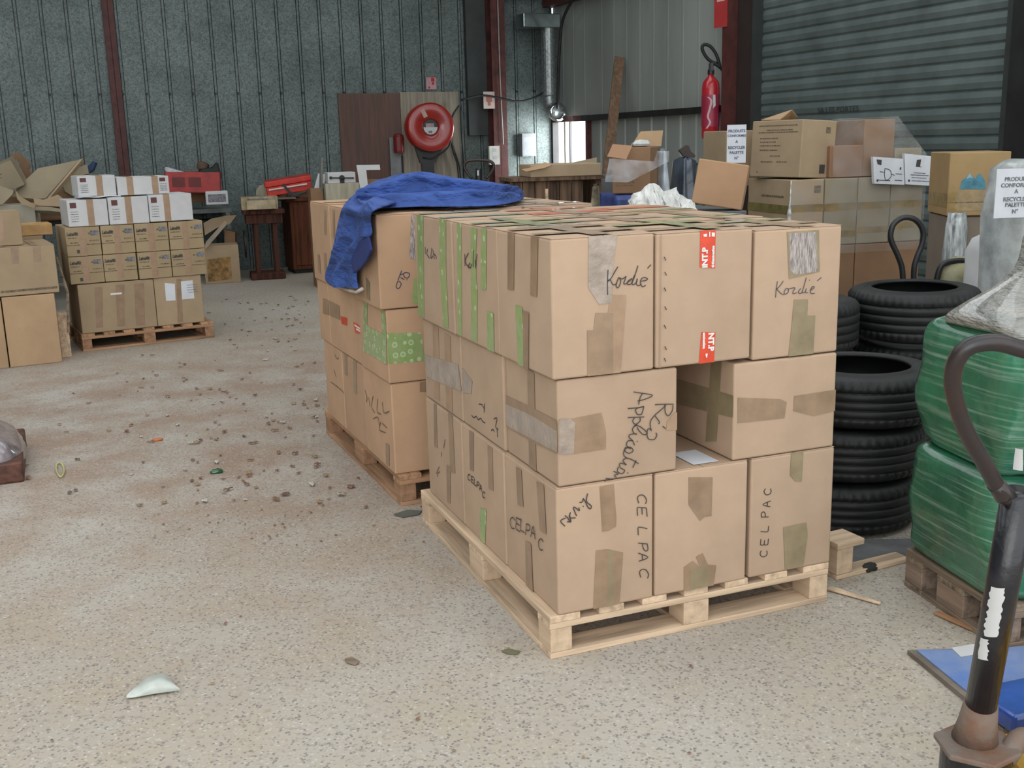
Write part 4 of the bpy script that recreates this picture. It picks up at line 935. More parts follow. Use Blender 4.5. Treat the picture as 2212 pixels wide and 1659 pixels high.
q = MB(); q.lathe([(0, .0), (.105, 0), (.105, .012), (0, .012)], 32, Matrix.Translation((0, -.095, 0)) @ Mx); obj('hub', q, m_blackp, t)
q = MB(); vs = [(.092*math.cos(a), -.110, .092*math.sin(a)) for a in [math.pi*(1.0+i/16) for i in range(17)]]; q.poly(vs, (0, -1, 0), .002); obj('hub_label', q, m_wbox, t)
q = MB(); q.box(-.03, .02, -.115, -.112, -.075, -.045); obj('printed_mark', q, m_inkg, t); q = MB(); q.box(-.06, .05, -.113, -.109, .0, .05); obj('hub_label', q, mat('grey_pink_label', (.35, .25, .25), .4), t)
q = MB(); q.box(-.028, .028, -.150, -.147, .14, .25, Matrix.Rotation(-.45, 4, 'Y')); obj('sticker', q, mat('faded_sticker', (.42, .28, .22), .4), t)
q = MB(); q.add([Vector(p) for p in ((-.2, .0, -.22), (.2, 0, -.22), (.07, 0, -.46), (-.13, 0, -.46), (-.2, .1, -.22), (.2, .1, -.22), (.07, .1, -.46), (-.13, .1, -.46))], [(0,3,2,1),(4,5,6,7),(0,1,5,4),(1,2,6,5),(2,3,7,6),(3,0,4,7)]); obj('bracket', q, m_blackp, t)
q = MB(); q.box(-.11, .05, 0, .1, -1.73, -.46); obj('stand', q, m_blackp, t); q = MB(); q.box(-.2, .15, -.1, .22, -1.735, -1.70); obj('foot', q, m_blackp, t)
q = MB(); q.tube([Vector(p) for p in crom([(.29, .0, -.05), (.27, -.02, -.22), (.16, -.02, -.33), (.02, -.02, -.40), (-.1, -.02, -.38)], 4)], .012, 6); obj('hose_end', q, m_black, t)
# small red siren and its post
t = thing('alarm_bell', 'small dark red bell on a grey post left of the hose reel', 'bell', WF.P(-2.36, -.12, 0), WALL_YAW)
q = MB(); q.lathe([(0, 0), (.065, .0), (.07, .03), (.07, .20), (.05, .24), (0, .25)], 20, Matrix.Translation((0, -.06, 1.42))); obj('bell', q, mat('dark_red_enamel', (.16, .014, .014), .4), t, smooth=False)
q = MB(); q.box(-.10, .05, .02, .06, 0, 1.62); obj('post', q, mat('grey_steel', (.22, .23, .23), .5, metal=.3), t); q = MB(); q.box(.045, .065, -.02, .0, .0, 1.38); obj('pipe', q, m_dark, t)
for i, (pts, lb) in enumerate(((((992,228),(978,250),(972,280),(978,315),(990,350),(995,380)), 'black hose hanging in a long curve right of the reel'), (((963,253),(970,285),(980,330),(990,372)), 'thin dark hose hanging just right of the reel disc'), (((995,232),(998,300),(1002,350)), 'straight dark cable hanging beside the grey downpipe'))):
    q = MB(); q.tube(crom([tuple(gn(x, y, WF.P(0, -.10-.04*i), WF.b)) for x, y in pts]+[tuple(gn(pts[-1][0]+6, pts[-1][1]+150, WF.P(0, -.10-.04*i), WF.b))], 4), (.014, .012, .010)[i], 6)
    tag(obj('hanging_hose', q, m_black, smooth=True), lb, 'hose')
q = MB(); q.tube(crom([tuple(gn(x, y, WF.P(0, -.3), WF.b)) for x, y in ((996,216),(1040,206),(1080,212),(1120,219),(1160,208),(1188,182),(1200,120))], 5), .014, 6); tag(obj('drooping_cable', q, m_black, smooth=True), 'black cable drooping across the red column toward the corner', 'cable')
q = MB(); q.tube(crom([tuple(gn(x, y, WF.P(-.25, 0), WF.a)) for x, y in ((1245,-10),(1228,15),(1214,50),(1209,100),(1206,160),(1205,235))], 5), .02, 6); tag(obj('corner_cable', q, m_black, smooth=True), 'thick black cable descending along the corner beside the liner panel', 'cable')
# duct in the corner
t = thing('air_duct', 'galvanised duct with an elbow descending in the back corner', 'duct', WF.P(-.24, -.30, 2.0), WALL_YAW)
q = MB(); q.tube([(.02, 0, 1.02), (.02, 0, .30), (.02, 0, .10)], .10, 20); obj('vertical_pipe', q, m_gal, t, smooth=False)
q = MB(); q.tube(crom([(.02, .0, .12), (.03, -.02, .0), (.04, -.08, -.08), (.05, -.18, -.10)], 4), .105, 20); obj('elbow', q, m_gal, t, smooth=True)
q = MB(); q.lathe([(.10, 0), (.125, .01), (.125, .05), (.10, .06)], 20, Matrix.Translation((.05, -.16, -.10)) @ Matrix.Rotation(math.pi/2, 4, 'X')); obj('collar', q, mat('polished_galvanised', (.6, .62, .62), .15, metal=1), t, smooth=True)
q = MB(); q.box(-.40, .14, -.14, .14, 1.00, 1.18); obj('horizontal_duct', q, mat('shiny_sheet', (.38, .45, .45), .18, metal=.9, var=.1, bump=.3, bs=6), t, bevel=.01)
# fire extinguisher
EX = WF.P(-.20, -4.205, 1.50); t = thing('fire_extinguisher', 'red fire extinguisher with a black looped hose on the door column', 'fire extinguisher', EX, 0)
q = MB(); q.lathe([(0, 0), (.08, 0), (.09, .02), (.092, .50), (.085, .56), (.06, .60), (.03, .625), (.03, .65), (0, .65)], 32); obj('cylinder', q, mat('extinguisher_red', (.42, .012, .02), .3, var=.05, coat=.4), t, smooth=True)
q = MB(); q.lathe([(.0935, .12), (.0938, .44)], 32); obj('label', q, mat('dark_red_label', (.30, .02, .05), .4), t, smooth=True)
def cyl(a, z_, r=.0955): return Vector((r*math.sin(a), -r*math.cos(a), z_))
def swirl(pts, w, m, nm):
    q = MB(); P = crom(pts, 6); rows = []
    for i in range(len(P)):
        a, z_ = P[i]; rows.append([cyl(a-w/2, z_), cyl(a+w/2, z_)])
    q.grid(rows); obj(nm, q, m, t)
swirl([(-.5, .42), (-.1, .38), (-.25, .30), (-.45, .22), (-.2, .16), (-.6, .10)], .22, mat('pale_pink_print', (.55, .33, .36), .4), 'swirl_print')
q = MB(); q.add([cyl(a, z_, .096) for a, z_ in ((.05, .44), (.35, .44), (.4, .33), (.1, .30))], [(0, 3, 2, 1)]); obj('white_print', q, m_wbox, t)
q = MB(); q.lathe([(0, .65), (.035, .65), (.035, .69), (.02, .71), (0, .71)], 16); q.box(-.015, .015, -.05, .05, .68, .76); obj('valve', q, m_blackp, t)
q = MB(); q.tube([(0, 0, .72), (.03, 0, .76), (.07, 0, .77), (.09, 0, .76)], .016, 8); obj('lever', q, m_blackp, t)
ho = [WF.L(x, y, -.20) for x, y in ()]
q = MB(); ipt = [tuple(mtx(t).inverted() @ gy(x, y, EX.y)) for x, y in ((1570,172),(1560,150),(1548,140),(1530,128),(1519,112),(1517,101),(1523,96),(1534,100),(1544,112),(1551,128),(1556,148))]
q.tube(crom(ipt, 5), .017, 8); obj('hose', q, m_black, t, smooth=True)
k2 = WF.L(1582, 0, -.17)
t = thing('red_notice', 'red notice with white print at the top of the door column', 'sign', WF.P(-.18, -4.34, 2.60), WALL_YAW-1.35)
q = MB(); q.box(-.09, .09, -.004, .004, 0, .40); obj('plate', q, mat('notice_red', (.38, .03, .03), .5), t); q = MB(); q.box(-.05, .05, -.008, -.004, .25, .36); obj('printed_mark', q, mat('notice_pink', (.6, .35, .33), .5), t)
# plank leaning on side wall
t = thing('plank', 'long brown plank leaning against the liner wall', 'plank', (0, 0, 0)); a_, b_ = WF.P(-.10, -2.06, 2.47), gz(1288, 600)
dr = (a_-b_).normalized(); sd = dr.cross(Vector((0, 1, 0))).normalized(); q = MB(); nn_ = dr.cross(sd)
q.poly([b_-sd*.06, b_+sd*.06, a_+sd*.06, a_-sd*.06], nn_, .045); t.location = b_; o = obj('board', q, woodg('brown_plank_wood', (.17, .105, .065), 2, .2), None, bevel=.004); reparent(o, t)
# daylight entering through the small opening in the corner
area('opening_daylight', WF.P(.12, -.56, 1.40), WF.P(-1.2, .0, 1.0), .80, .95, 42, (.95, .98, 1.0))

# ================================================================== TYRES
def tyre_mesh(R, W_, ri):
    """outer radius, width, rim opening radius; ring grooves and shoulder slots are real"""
    g = .008
    half = [(ri, .0), (ri-.004, .012), (ri+.012, .018), (ri+.03, .006), (R*.80, .002), (R-.040, .006), (R-.016, .014)]
    prof = [(r, z, 0) for r, z in half]; z = .022; ribs = 5; span = (W_-2*.022)/ribs
    for i in range(ribs):
        k = 1 if i in (0, ribs-1) else 0
        if i == 0: prof += [(R-.006, z+.004, 1), (R, z+.014, 1), (R, z+span-.007, 1)]
        elif i == ribs-1: prof += [(R, z+.003, 1), (R, z+span-.014, 1), (R-.006, z+span-.004, 1)]
        else: prof += [(R+.001, z+.002, 0), (R+.001, z+span-.007, 0)]
        if i < ribs-1: prof += [(R-g, z+span-.005, 0), (R-g, z+span, 0)]
        z += span
    prof += [(r, W_-zz, 0) for r, zz in reversed(half)]
    prof += [(ri+.035, W_-.03, 0), (R-.03, W_-.045, 0), (R-.022, W_/2, 0), (R-.03, .045, 0), (ri+.035, .03, 0)]
    mb = MB(); n = 216; m = len(prof); vs = []; fs = []
    for i in range(n):
        an = 2*math.pi*i/n; c, d = math.cos(an), math.sin(an); cut = .006 if i % 4 == 0 else 0
        for r, z, k in prof: r -= cut*k; vs.append((r*c, r*d, z))
    for i in range(n):
        k = (i+1) % n
        for j in range(m): l = (j+1) % m; fs.append((i*m+j, k*m+j, k*m+l, i*m+l))
    mb.add(vs, fs); return mb
def rubber():
    m = mat('tyre_rubber', (.0095, .011, .011), .6, var=.35, vs=9, bump=.2, bs=60)
    nt = m.node_tree; L = nt.links.new; p = nt.nodes['Principled BSDF']; tc = nt.nodes['Texture Coordinate']
    s = nd(nt, 'ShaderNodeSeparateXYZ'); L(tc.outputs['Object'], s.inputs[0])
    a = nd(nt, 'ShaderNodeMath', operation='ARCTAN2'); L(s.outputs[1], a.inputs[0]); L(s.outputs[0], a.inputs[1])
    k = nd(nt, 'ShaderNodeMath', operation='MULTIPLY'); k.inputs[1].default_value = 54; L(a.outputs[0], k.inputs[0])
    k2 = nd(nt, 'ShaderNodeMath', operation='MULTIPLY_ADD'); k2.inputs[1].default_value = 60; L(s.outputs[2], k2.inputs[0]); L(k.outputs[0], k2.inputs[2])
    sn = nd(nt, 'ShaderNodeMath', operation='SINE'); L(k2.outputs[0], sn.inputs[0])
    gt = nd(nt, 'ShaderNodeMath', operation='GREATER_THAN'); gt.inputs[1].default_value = .55; L(sn.outputs[0], gt.inputs[0])
    ln = nd(nt, 'ShaderNodeVectorMath', operation='LENGTH'); cb = nd(nt, 'ShaderNodeCombineXYZ'); L(s.outputs[0], cb.inputs[0]); L(s.outputs[1], cb.inputs[1]); L(cb.outputs[0], ln.inputs[0])
    gr = nd(nt, 'ShaderNodeMath', operation='GREATER_THAN'); gr.inputs[1].default_value = .292; L(ln.outputs['Value'], gr.inputs[0])
    ml = nd(nt, 'ShaderNodeMath', operation='MULTIPLY'); L(gt.outputs[0], ml.inputs[0]); L(gr.outputs[0], ml.inputs[1])
    b = nd(nt, 'ShaderNodeBump'); b.inputs['Strength'].default_value = 1; b.inputs['Distance'].default_value = .006; b.invert = True; L(ml.outputs[0], b.inputs['Height']); L(nt.nodes['Bump'].outputs[0], b.inputs['Normal']); L(b.outputs[0], p.inputs['Normal'])
    return m
m_tyre = rubber(); GT = 'stacked used tyres'
T21 = tyre_mesh(.31, .205, .20); T24 = tyre_mesh(.312, .245, .205)
def tyre(lab, x, y, z, mb, tilt=(0, 0)):
    o = obj('tyre', mb, m_tyre, smooth=True); o.location = (x, y, z); o.rotation_euler = (tilt[0], tilt[1], R_.uniform(0, 6)); tag(o, lab, 'tyre', GT); return o
tyre('bottom tyre of the stack right behind the front boxes', 1.306, 4.11, 0.002, T21)
tyre('second tyre from the floor in the nearest tyre stack', 1.325, 4.12, .208, T21)
tyre('tyre topping the nearest stack, dark opening showing beside the boxes', 1.375, 4.13, .414, T21)
tyre('bottom tyre of the further right tyre stack', 2.03, 5.30, 0.002, T24); tyre('middle tyre of the further right tyre stack', 2.03, 5.31, .249, T24)
tyre('highest tyre with clear tread rings, hoses standing behind it', 2.01, 5.25, .520, T24, (0, -.02))
tyre('bottom tyre of the left rear tyre stack', 1.375, 5.13, .002, T24); tyre('middle tyre of the left rear tyre stack', 1.375, 5.13, .249, T24); tyre('top tyre of the left rear stack, just showing beside the boxes', 1.375, 5.13, .496, T24)
# black hoses standing on the tyres
def hose_px(pts, Y, r, lab, nm='rubber_hose'):
    q = MB(); q.tube(crom([tuple(gy(x, y, Y)) for x, y in pts], 5), r, 10); return tag(obj(nm, q, m_blackp, smooth=True), lab, 'hose', 'black hoses behind the tyres')
zo = lambda *p: Z(1780, 240, 4.366, *p)
hose_px(zo((745,1640),(735,1480),(690,1350),(640,1240),(628,1160),(655,1070),(720,1015),(790,1003),(860,1025),(915,1085),(938,1170),(920,1270),(880,1370),(850,1480),(845,1640)), 5.75, .0155, 'black hose bent into an upright loop above the highest tyre')
hose_px(zo((1060,1600),(1100,1470),(1170,1425),(1280,1410),(1370,1425),(1450,1470),(1500,1600)), 5.8, .016, 'low black hose arc just above the highest tyre')
hose_px(zo((1330,1560),(1370,1420),(1450,1405),(1520,1430),(1560,1490),(1570,1600)), 5.9, .017, 'second low black hose arc crossing beside the wrapped load')
hose_px(zo((1590,1640),(1575,1430),(1575,1330),(1605,1240),(1660,1170),(1730,1148)), 5.5, .017, 'black hose end curling up beside the grey wrapped load')
# broken pallet piece and floor sheet behind the front pallet
t = thing('broken_pallet', 'light pine pallet remnant beside the front pallet, right end', 'pallet', (1.105, 3.44, 0), .44)
for nm, bx, m in (('bottom_board', (0, .34, 0, .07, 0, .016), m_wu), ('block', (0, .07, .0, .09, .017, .115), m_wb), ('deck_board', (-.01, .11, -.01, .10, .116, .138), m_wu)):
    q = MB(); q.box(*bx); obj(nm, q, m, t, bevel=.003)
q = MB(); q.poly([(1.16, 3.56, .002), (1.50, 3.66, .002), (1.58, 3.80, .002), (1.12, 3.80, .002)], (0, 0, 1), .003); 
# tyres overhang; sheet kept in front of them
tag(obj('rubber_sheet', q, mat('grey_sheet', (.17, .17, .175), .7, var=.2)), 'flat dark grey sheet on the floor in front of the tyres', 'sheet')

# ================================================================== GREEN WRAPPED LOAD
Gf = Fr(1.422, 2.90, .21)
pallet('weathered grey pallet under the green wrapped load', Gf.P(0, 0, 0), Gf.yaw, 1.05, .50, (m_gu, m_gv, m_gb))
def green_film():
    m = mat('green_sacks_under_film', (.028, .17, .085), .35, var=.4, vs=3, bump=.8, bs=11, coat=.6, col2=(.014, .085, .048))
    nt = m.node_tree; L = nt.links.new; p = nt.nodes['Principled BSDF']; tc = nt.nodes['Texture Coordinate']
    def streak(rot, sc, lo, hi):
        mp = nd(nt, 'ShaderNodeMapping'); mp.inputs['Rotation'].default_value = rot; mp.inputs['Scale'].default_value = sc; L(tc.outputs['Object'], mp.inputs[0])
        n = nd(nt, 'ShaderNodeTexNoise'); n.inputs['Scale'].default_value = 1; n.inputs['Detail'].default_value = 4; L(mp.outputs[0], n.inputs[0])
        r = nd(nt, 'ShaderNodeMapRange'); r.inputs[1].default_value = lo; r.inputs[2].default_value = hi; L(n.outputs[0], r.inputs[0]); return r.outputs[0]
    a = streak((.0, .45, 0), (2, 2, 85), .54, .72); b = streak((.0, .75, 0), (3, 3, 55), .57, .75)
    mxm = nd(nt, 'ShaderNodeMath', operation='MAXIMUM'); L(a, mxm.inputs[0]); L(b, mxm.inputs[1])
    c = nd(nt, 'ShaderNodeMath', operation='MULTIPLY'); c.inputs[1].default_value = .5; L(mxm.outputs[0], c.inputs[0])
    mx = nd(nt, 'ShaderNodeMix', data_type='RGBA'); src = p.inputs['Base Color'].links[0].from_socket
    L(c.outputs[0], mx.inputs[0]); L(src, mx.inputs[6]); mx.inputs[7].default_value = (.30, .42, .34, 1); L(mx.outputs[2], p.inputs['Base Color']); return m
m_gf = green_film()
def bulge(fr, u0, u1, v0, v1, zs_, rnd, seed, amp=.012, n=56):
    """stack of rounded rings; zs_ = [(z, inset)]"""
    rr = random.Random(seed); ph = [rr.uniform(0, 6) for _ in range(6)]; mb = MB(); rows = []
    for z, ins in zs_:
        a0, a1, b0, b1 = u0+ins, u1-ins, v0+ins, v1-ins; cu, cv, hu, hv = (a0+a1)/2, (b0+b1)/2, (a1-a0)/2, (b1-b0)/2; row = []
        for i in range(n):
            an = 2*math.pi*i/n; c, s = math.cos(an), math.sin(an); e = rnd
            x = math.copysign(abs(c)**e, c)*hu; y = math.copysign(abs(s)**e, s)*hv
            w = 1+amp/max(hu, .1)*(math.sin(an*3+ph[0]+z*9)+.6*math.sin(an*7+ph[1]-z*17)+.5*math.sin(z*31+ph[2]+an*2))
            row.append(fr.P(cu+x*w, cv+y*w, z+amp*.5*math.sin(an*5+ph[3])))
        rows.append(row)
    mb.grid(rows, closeu=True); k = len(rows)*n
    mb.f.append(tuple(range(k-n, k))); mb.f.append(tuple(range(n-1, -1, -1))); return mb
tag(obj('sack_bale', bulge(Gf, -.02, 1.05, .0, .53, crom([(.142, .03), (.16, .01), (.25, .0), (.38, -.005), (.46, .004), (.495, .018), (.512, .04)], 4), .25, 1, .008, 110), m_gf, smooth=True), 'lower green bale wrapped in stretch film on the grey pallet', 'bale', 'green wrapped bales')
tag(obj('sack_bale', bulge(Gf, .0, 1.05, .0, .53, crom([(.515, .04), (.53, .015), (.60, .0), (.70, -.008), (.80, -.004), (.88, .008), (.915, .025), (.93, .05)], 4), .25, 2, .008, 110), m_gf, smooth=True), 'upper green bale wrapped in stretch film below the grey bundle', 'bale', 'green wrapped bales')
m_gfilm = mat('grey_bundle_under_film', (.31, .30, .27), .28, var=.25, vs=9, bump=1.0, bs=22, coat=.8, stretch=(1, 1, 4), col2=(.18, .19, .175))
tag(obj('wrapped_bundle', bulge(Gf, .02, 1.05, .02, .52, crom([(.925, .0), (.95, .005), (.985, .05), (1.02, .10), (1.06, .145), (1.12, .175), (1.19, .20), (1.27, .225), (1.36, .25), (1.42, .28)], 5), .45, 3, .014, 110), m_gfilm, smooth=True), 'grey bundle in shiny crinkled film on top of the green bales', 'bundle')

# ================================================================== PALLET TRUCK (near)
PT0 = gy(2115, 1545, 1.98); PT1 = gy(2198, 1085, 1.86)
t = thing('pallet_truck', 'black pallet truck with rusty looped handle at right edge', 'pallet truck', (PT0.x, PT0.y, 0), .2)
def PTo(nm, mb, m, **k): o = obj(nm, mb, m, None, **k); reparent(o, t); return o
m_blk = mat('chipped_black_paint', (.008, .008, .012), .35, var=.3, vs=30, bump=.3, bs=60, coat=.2)
m_hand = mat('worn_handle_steel', (.030, .028, .030), .34, metal=.3, var=.3, vs=9, bump=.3, bs=40, col2=(.048, .028, .023))
m_rusty = mat('rusty_steel', (.15, .125, .105), .7, var=.4, vs=16, bump=.6, bs=60, col2=(.16, .075, .04))
ax = (PT1-PT0).normalized()
q = MB(); q.tube([PT0+ax*.02, PT1+ax*.02], .0305, 24); PTo('shaft', q, m_blk, smooth=True)
q = MB(); q.tube([PT0-ax*.065, PT0-ax*.02, PT0+ax*.03], [.046, .038, .033], 24); PTo('rusty_socket', q, m_rusty, smooth=True)
def hp(x, y): return gy(x, y, 1.75+(y-740)/350*.10)
def mir(x, y): return (2*(2155-(y-1340)*.19)-x, y)
lp = [(2168,1075),(2148,1040),(2128,1003),(2106,966),(2083,922),(2067,875),(2058,830),(2063,788),(2082,757),(2114,742),(2160,741),(2212,755)]
rp = [mir(x, y) for x, y in reversed(lp[:-3])]
loop = crom([tuple(hp(*p)) for p in lp+[(2300,772),(2370,790)]+[(x+10, y) for x, y in rp]], 6)
q = MB(); q.tube(loop, .0150, 14); PTo('handle_loop', q, m_hand, smooth=True)
q = MB(); q.tube([tuple(hp(2150, 1045)), tuple(PT1-ax*.01)], .016, 12); q.tube([tuple(hp(*mir(2150, 1045))), tuple(PT1-ax*.01)], .016, 12); PTo('handle_brace', q, m_hand, smooth=True)
def onshaft(spans, m, nm, off=.0312):
    """mark lying on the round shaft: list of picture rows (y, x_left, x_right), top to bottom"""
    q = MB(); rows = []; side = ax.cross((EYE-PT0).normalized()).normalized(); fr_ = side.cross(ax).normalized()
    if fr_.dot(EYE-PT0) < 0: fr_ = -fr_
    for y, xa, xb in spans:
        row = []
        for j in range(9):
            P = gn(xa+(xb-xa)*j/8, y, PT0, fr_); s_ = (P-PT0).dot(side); h_ = (P-PT0).dot(ax); s_ = max(-.0300, min(.0300, s_)); row.append(PT0+ax*h_+side*s_+fr_*math.sqrt(max(off**2-s_**2, 0)))
        rows.append(row)
    q.grid(rows); PTo(nm, q, m, smooth=True)
rj = random.Random(4)
onshaft([(1251+i*5, 2144-i*.75+(0 if i < 3 else rj.uniform(-4, 3)), min(2176-i*.9+rj.uniform(-3, 3), 2176)) for i in range(22)], m_wbox, 'worn_label')
onshaft([(1362+i*4, 2122-i*.6+rj.uniform(-2, 1), 2139-i*.2+rj.uniform(-3, 3)) for i in range(12)], m_wbox, 'worn_label')
onshaft([(954+i*5, 2196-i*.6, 2213) for i in range(10)], m_wbox, 'label')
PB = Vector((PT0.x, PT0.y, 0))
q = MB(); hexp = [(PB+Vector((.085*math.cos(a), .085*math.sin(a), PT0.z-.075))) for a in [math.pi/6+i*math.pi/3 for i in range(6)]]
q.poly(hexp, (0, 0, 1), .012); PTo('hex_plate', q, m_rusty, bevel=.003)
q = MB(); q.lathe([(0, 0), (.068, 0), (.070, .01), (.070, PT0.z-.20), (.074, PT0.z-.19), (.074, PT0.z-.16), (.07, PT0.z-.15), (.07, PT0.z-.076), (0, PT0.z-.076)], 32, Matrix.Translation(PB+Vector((0, 0, .04)) - Vector((0, 0, .04)))); PTo('pump_cylinder', q, m_blk)
q = MB(); q.lathe([(.0745, PT0.z-.19), (.0748, PT0.z-.16)], 32, Matrix.Translation(PB)); PTo('pale_band', q, m_grey, smooth=True)
q = MB(); q.lathe([(.028, -.02), (.085, -.025), (.09, -.01), (.09, .01), (.085, .025), (.028, .02)], 28, Matrix.Translation(PB+Vector((-.04, -.02, .092))) @ Matrix.Rotation(math.pi/2, 4, 'Y'), closed=True); PTo('steering_wheel', q, m_blackp)
q = MB(); q.tube(crom([tuple(PB+Vector((.05, -.02, PT0.z-.09))), tuple(PB+Vector((.10, .01, PT0.z-.06))), tuple(PB+Vector((.15, .0, PT0.z-.09))), tuple(PB+Vector((.17, -.02, PT0.z-.17)))], 5), .022, 12); PTo('lowering_pedal', q, m_rusty, smooth=True)
m_yel = mat('yellow_paint', (.48, .27, .015), .5, var=.2, vs=12)
q = MB(); q.box(.10, .34, -.10, .16, .06, .20, Matrix.Translation(PB)); PTo('yellow_chassis', q, m_yel, bevel=.02)
for y in (-.22, .14): q = MB(); q.box(.35, 1.45, y, y+.15, .05, .09, Matrix.Translation(PB)); PTo('fork', q, m_yel, bevel=.01)
q = MB(); q.box(.30, .40, -.22, .29, .05, .26, Matrix.Translation(PB)); PTo('crosshead', q, m_yel, bevel=.01)
# blue board on the floor
t = thing('blue_board', 'blue sheet-covered board lying on the floor behind the pallet truck', 'board', (1.145, 2.895, 0))
bp = [(1.147, 2.890), (1.41, 2.885), (2.1, 3.00), (2.0, 2.60), (1.23, 2.45)]
q = MB(); q.poly([(x-1.145, y-2.895, .001) for x, y in bp], (0, 0, 1), .014); obj('board', q, mat('grey_brown_board', (.19, .16, .13), .8, var=.2), t)
m_bs = mat('scuffed_blue_sheet', (.11, .20, .50), .35, var=.3, vs=9, bump=.3, bs=15, coat=.3, col2=(.22, .29, .46))
bq = [(1.17, 2.88), (1.40, 2.872), (2.08, 2.985), (1.98, 2.62), (1.245, 2.475)]
q = MB(); q.poly([(x-1.145, y-2.895, .0155) for x, y in bq], (0, 0, 1), .004); obj('blue_sheet', q, m_bs, t)
pp = [gz(x, y, .0205) for x, y in Z(1960, 1340, 5.2, (495,310),(770,262),(760,385),(600,412))]
q = MB(); q.poly([(p.x-1.145, p.y-2.895, .0205) for p in pp], (0, 0, 1), .0006); obj('white_label', q, m_wbox, t)
t = thing('blue_tray', 'dark blue glossy plastic piece on the floor at the right edge', 'tray', tuple(gz(2150, 1580)+Vector((0, 0, .022))), .3)
q = MB(); q.box(0, .6, -.06, .10, .0, .05); obj('body', q, mat('deep_blue_plastic', (.015, .06, .30), .25, var=.2, coat=.5), t, bevel=.01)

# ================================================================== LOADS BEHIND ON THE RIGHT
E_ = Fr(1.918, 7.30, .25)
GE = 'boxes of the film-wrapped load by the roller door'
pallet('pallet under the film-wrapped load by the roller door', E_.P(-.04, -.02, 0), .25, 1.10, .80, (m_gu, m_gv, m_gb))
z8 = lambda *p: Z(1500, 240, 6.38, *p)
for i in range(2): cart(E_, .0+.515*i, .51+.515*i, 0, .72, .137, .755, ('low dark carton under the yellow-taped row, left half', 'low dark carton under the yellow-taped row, right half')[i], group=GE, m=m_carddk, flaps=None)
ks = []
for i in range(4):
    k = cart(E_, .0+.257*i, .252+.257*i, 0, .62, .76, 1.213, 'box in the yellow-taped row by the roller door, %s' % ('leftmost', 'second from left', 'third from left', 'rightmost')[i], group=GE, m=(m_cardd, m_cardg, m_cardg, m_cardg)[i], flaps=None); ks.append(k)
m_ytape = mat('yellow_brown_tape', (.27, .175, .055), .3, var=.2, vs=12, coat=.4, bump=.4, bs=30)
for i, k in enumerate(ks): k.rect('F', -k.w/2, k.w/2, .235-.0*i, .285, m_ytape); k.rect('F', -k.w/2, k.w/2, .03+.02*i, .075+.02*i, m_ytape)
ks[0].rect('L', -.31, .31, .22, .28, mat('olive_tape', (.20, .17, .06), .35, var=.2, vs=12)); ks[0].rect('F', .05, .10, .36, .41, m_inkf, name='printed_mark'); ks[0].lines('L', [(-.1, .22, .33)], m_inkf, .015)
e1 = carton('large tilted box with printed lines on top of the taped row', E_.P(.150, .28, 1.219), .50, .31, .50, .385, m=m_cardd, flaps=None, group=GE, tilt=(0, .05))
e1.lines('L', [(-.18, .20, .345), (-.1, .16, .315), (-.18, .21, .30), (-.16, .02, .26), (-.16, .0, .235), (-.16, .05, .21), (-.16, .02, .18), (-.05, .05, .14), (-.14, -.02, .10), (.02, .12, .10), (-.18, -.16, .03)], m_inkf, .009)
e1.rect('F', .02, .07, .03, .09, m_ink, name='printed_mark'); e1.rect('F', .06, .10, .30, .34, m_inkf, name='printed_mark')
f_ = MB(); f_.poly([(-.13, .0, .388), (.02, .05, .46), (.14, .12, .42), (.13, .2, .39), (-.12, .2, .39)], (0, 0, 1), .006); obj('open_flap', f_, m_cardt, e1.root)
e2 = cart(E_, .30, .555, .02, .40, 1.216, 1.43, 'reddish-brown box beside the large tilted box', group=GE, m=card('cardboard_russet', (.27, .15, .09)), flaps=None)
e3 = cart(E_, .56, .80, .03, .42, 1.216, 1.60, 'tall brown box behind the left white sign on the load', group=GE, m=m_carddk, flaps=None)
e4 = cart(E_, .805, 1.02, .03, .42, 1.216, 1.40, 'box behind the right white sign on the load', group=GE, m=m_cardg, flaps=None)
def sign_slab(lab, pts, marks, curves, rows):
    P = [WFp(x, y) for x, y in pts]; r = thing('printed_panel', lab, 'sign', P[3])
    q = MB(); q.poly(P, -E_.b, .03); o = obj('panel', q, m_paper, None, bevel=.002); reparent(o, r)
    for mk in marks:
        q = MB(); q.poly([WFp(x, y)-E_.b*.031 for x, y in zo(*mk)], -E_.b, .0005); m_ = obj('printed_mark', q, m_ink, None); m_.parent = o; m_.matrix_parent_inverse = mtx(r).inverted()
        m_.matrix_parent_inverse = Matrix.Identity(4); m_.data.transform(mtx(r).inverted()); o.data.update()
    q = MB()
    for c in curves: ribbon(q, [WFp(x, y)-E_.b*.031 for x, y in crom(zo(*c))], -E_.b, .005)
    for y_, xa, xb in rows: ribbon(q, [WFp(x, y)-E_.b*.031 for x, y in zo((xa, y_), (xb, y_+8))], -E_.b, .006)
    l_ = obj('printed_line', q, m_inkg if rows else m_ink, None); l_.data.transform(mtx(r).inverted()); l_.parent = o
    o.data.transform(mtx(r).inverted()); o.matrix_parent_inverse = Matrix.Identity(4); return r
def WFp(x, y): return gn(x, y, E_.P(0, -.035), E_.b)
sign_slab('left of the two white printed panels standing on the wrapped load, diagram print', zo((440,430),(725,450),(735,695),(450,685)), [((470,455),(520,460),(515,510),(480,500)), ((690,530),(705,530),(700,555),(688,550)), ((470,645),(490,640),(485,665),(472,665))], [((550,540),(600,560),(605,620),(560,650),(545,600),(550,540)), ((605,590),(640,605)), ((490,650),(600,655)), ((500,570),(540,575)), ((650,590),(710,595)), ((640,650),(710,655))], [])
